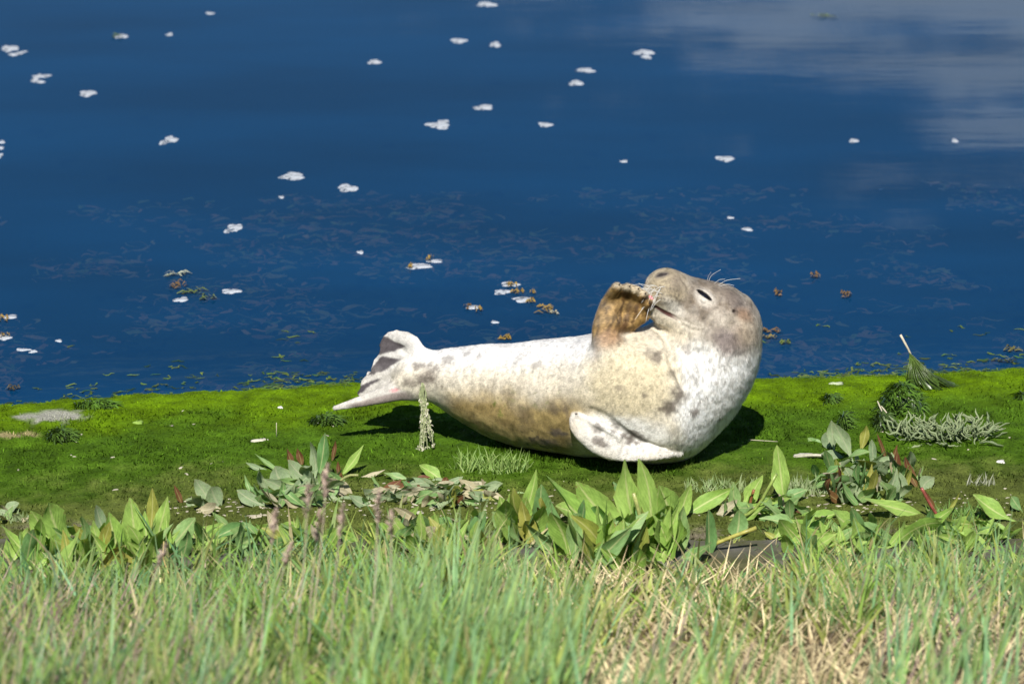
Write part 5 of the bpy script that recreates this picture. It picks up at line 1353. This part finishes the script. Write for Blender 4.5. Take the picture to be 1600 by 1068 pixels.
# taller blades standing nearer the camera
N = 6000
x, y = bank_pts(N, 6.1, 8.9); u0, _ = proj(np.stack([x, y, gz(x, y)], -1))
pr = .12 + .75 * sstep(500, 600, u0) * sstep(940, 840, u0) + .22 * sstep(1250, 1400, u0) + .25 * sstep(460, 300, u0)
k = RNG.random(N) < pr * sstep(.4, .58, fbm(np.stack([x, y], -1), 4, 2, 165)); x, y = x[k], y[k]; n = len(x)
col = lerp(np.array([.26, .42, .10]), np.array([.17, .38, .20]), RNG.random((n, 1))) * RNG.uniform(.6, 1.25, (n, 1))
VT = mk_blades(x, y, grass_len(x, y, RNG.uniform(.26, .46, n), RNG.normal(-22, 30, n))[0], RNG.uniform(.0022, .0052, n), .02, .5, col, lerp(col, np.array([.45, .45, .2]), .3), 5, .5, 1.2, (.05, .5))
gt = mesh_np('grass', VT[0], VT[1], M['grass'], VT[2])
tag(link('grass', mesh_np('grass', V1[0], V1[1], M['grass'], V1[2])), 'dense short green grass of the near bank', 'grass', None, 'stuff')
tag(link('tall_grass', gt), 'sparse taller blue green grass blades nearest the camera', 'grass', None, 'stuff')
# straw litter and dead stems
N = 24000
x, y = bank_pts(N, 5.9, 9.5); uu, vv = proj(np.stack([x, y, gz(x, y)], -1)); cl = fbm(np.stack([x, y], -1), 4, 3, 171)
k = RNG.random(N) < np.clip(.25 + 1.0 * sstep(640, 980, uu), 0, 1) * (.3 + cl) * lerp(.18, 1, sstep(9.2, 8.5, y)); x, y, cl = x[k], y[k], cl[k]; n = len(x)
col = lerp(np.array([.66, .56, .33]), np.array([.36, .27, .15]), RNG.random((n, 1)) ** 1.8) * RNG.uniform(.6, 1.25, (n, 1))
S1 = mk_blades(x, y, RNG.uniform(.05, .17, n), RNG.uniform(.0012, .003, n), .7, 1.5, col, col, 3, 0, 3, (-.2, .4))
N = 4200
x, y = bank_pts(N, 6.0, 9.3); uu, vv = proj(np.stack([x, y, gz(x, y)], -1))
k = RNG.random(N) < .08 + .92 * sstep(460, 240, uu) * sstep(9.0, 8.3, y); x, y = x[k], y[k]; n = len(x)
col = lerp(np.array([.20, .135, .12]), np.array([.40, .33, .25]), RNG.random((n, 1))) * RNG.uniform(.6, 1.2, (n, 1))
S2 = mk_blades(x, y, grass_len(x, y, RNG.uniform(.14, .30, n), RNG.normal(10, 20, n))[0], RNG.uniform(.0016, .0036, n), .1, .85, col, col, 3, .3, .5, (0, .3))
V1 = join([S1, S2])
tag(link('dry_grass', mesh_np('dry_grass', V1[0], V1[1], M['straw'], V1[2])), kind='stuff')

# countable tall things in the grass
def stalk(name, label, cat, ru, rv, tu, tv, rad, colr, head=None, group=None, seed=0, near=.0):
    rn = random.Random(seed); a = gpt(ru, rv); tipp = W(tu, tv, a[1] + near); b = MB()
    mid = lerp(a, tipp, .5) + np.array([rn.uniform(-.012, .012), 0, .0])
    A = spline([list(a - [0, 0, .01]), list(mid), list(tipp)], 4); b.tube(list(A), list(np.linspace(rad, rad * .6, len(A))), 5, colr)
    t = empty(name, a); tag(t, label, cat, group); b.build('stem', M['straw'], t, tuple(a))
    if head:
        hb = MB(); d = (A[-1] - A[-3]); d /= np.linalg.norm(d); L = head[0]
        for i in range(70):
            s_ = rn.random(); q = rn.uniform(0, 6.28); p = A[-1] - d * L * (1 - s_) * .9
            wv = head[1] * (math.sin(math.pi * (.12 + .8 * s_)))
            e = p + d * L * .13 + np.array([math.cos(q) * wv, math.sin(q) * wv, 0])
            hb.ribbon([p, lerp(p, e, .6), e], [.0012, .0026, .0006], [math.sin(q) * .8, -math.cos(q) * .8, .3], tuple(np.array(head[2]) * rn.uniform(.7, 1.2)))
        hb.build('seed_head', M['straw'], t, tuple(a))
    return t
PK = (.50, .38, .31)
for i, (ru, rv, tu, tv, lab) in enumerate(((470, 1085, 512, 728, 'pinkish seed head standing highest in front of the wilting heap'), (405, 1090, 432, 798, 'pinkish seed head at the left of the tall ones before the wilting heap'),
    (445, 1095, 482, 760, 'pinkish seed head just left of the highest one'), (480, 1080, 500, 800, 'short pinkish seed head below the highest one'), (515, 1090, 536, 790, 'pinkish seed head just right of the highest one'),
    (575, 1080, 592, 770, 'pinkish seed head in front of the withered tangle'), (375, 1085, 455, 850, 'brownish seed head leaning low among the grass at left'), (170, 1090, 260, 850, 'brown seed head rising above the broad leaves at far left'),
    (620, 1085, 612, 800, 'pale seed head right of the pinkish ones among the grass blades'))):
    stalk('seed_stalk', lab, 'grass stalk', ru, rv, tu, tv, .0018, (.48, .38, .30), (.085 if i < 6 else .06, .014, PK), 'seed stalks in the bank grass', i)
stalk('dry_reed', 'bleached broken reed leaning right in the lower left grass', 'reed', 448, 1048, 533, 962, .0042, (.5, .44, .32), None, 'broken dry reeds', 41)
stalk('dry_reed', 'steep bleached reed crossing the leaning one in the lower left grass', 'reed', 512, 1066, 540, 950, .004, (.5, .42, .3), None, 'broken dry reeds', 42)
stalk('dry_reed', 'thin yellow straw standing before the broad leaves at left', 'reed', 268, 910, 256, 845, .0026, (.5, .40, .16), None, 'broken dry reeds', 43)
stalk('dry_reed', 'dark dead reed lying across the straw at the lower right corner', 'reed', 1395, 985, 1590, 962, .003, (.16, .11, .08), None, 'broken dry reeds', 44)
stalk('dry_reed', 'slanting green grey reed at the lower right among the straw', 'reed', 1420, 1062, 1385, 1018, .003, (.2, .24, .16), None, 'broken dry reeds', 45)
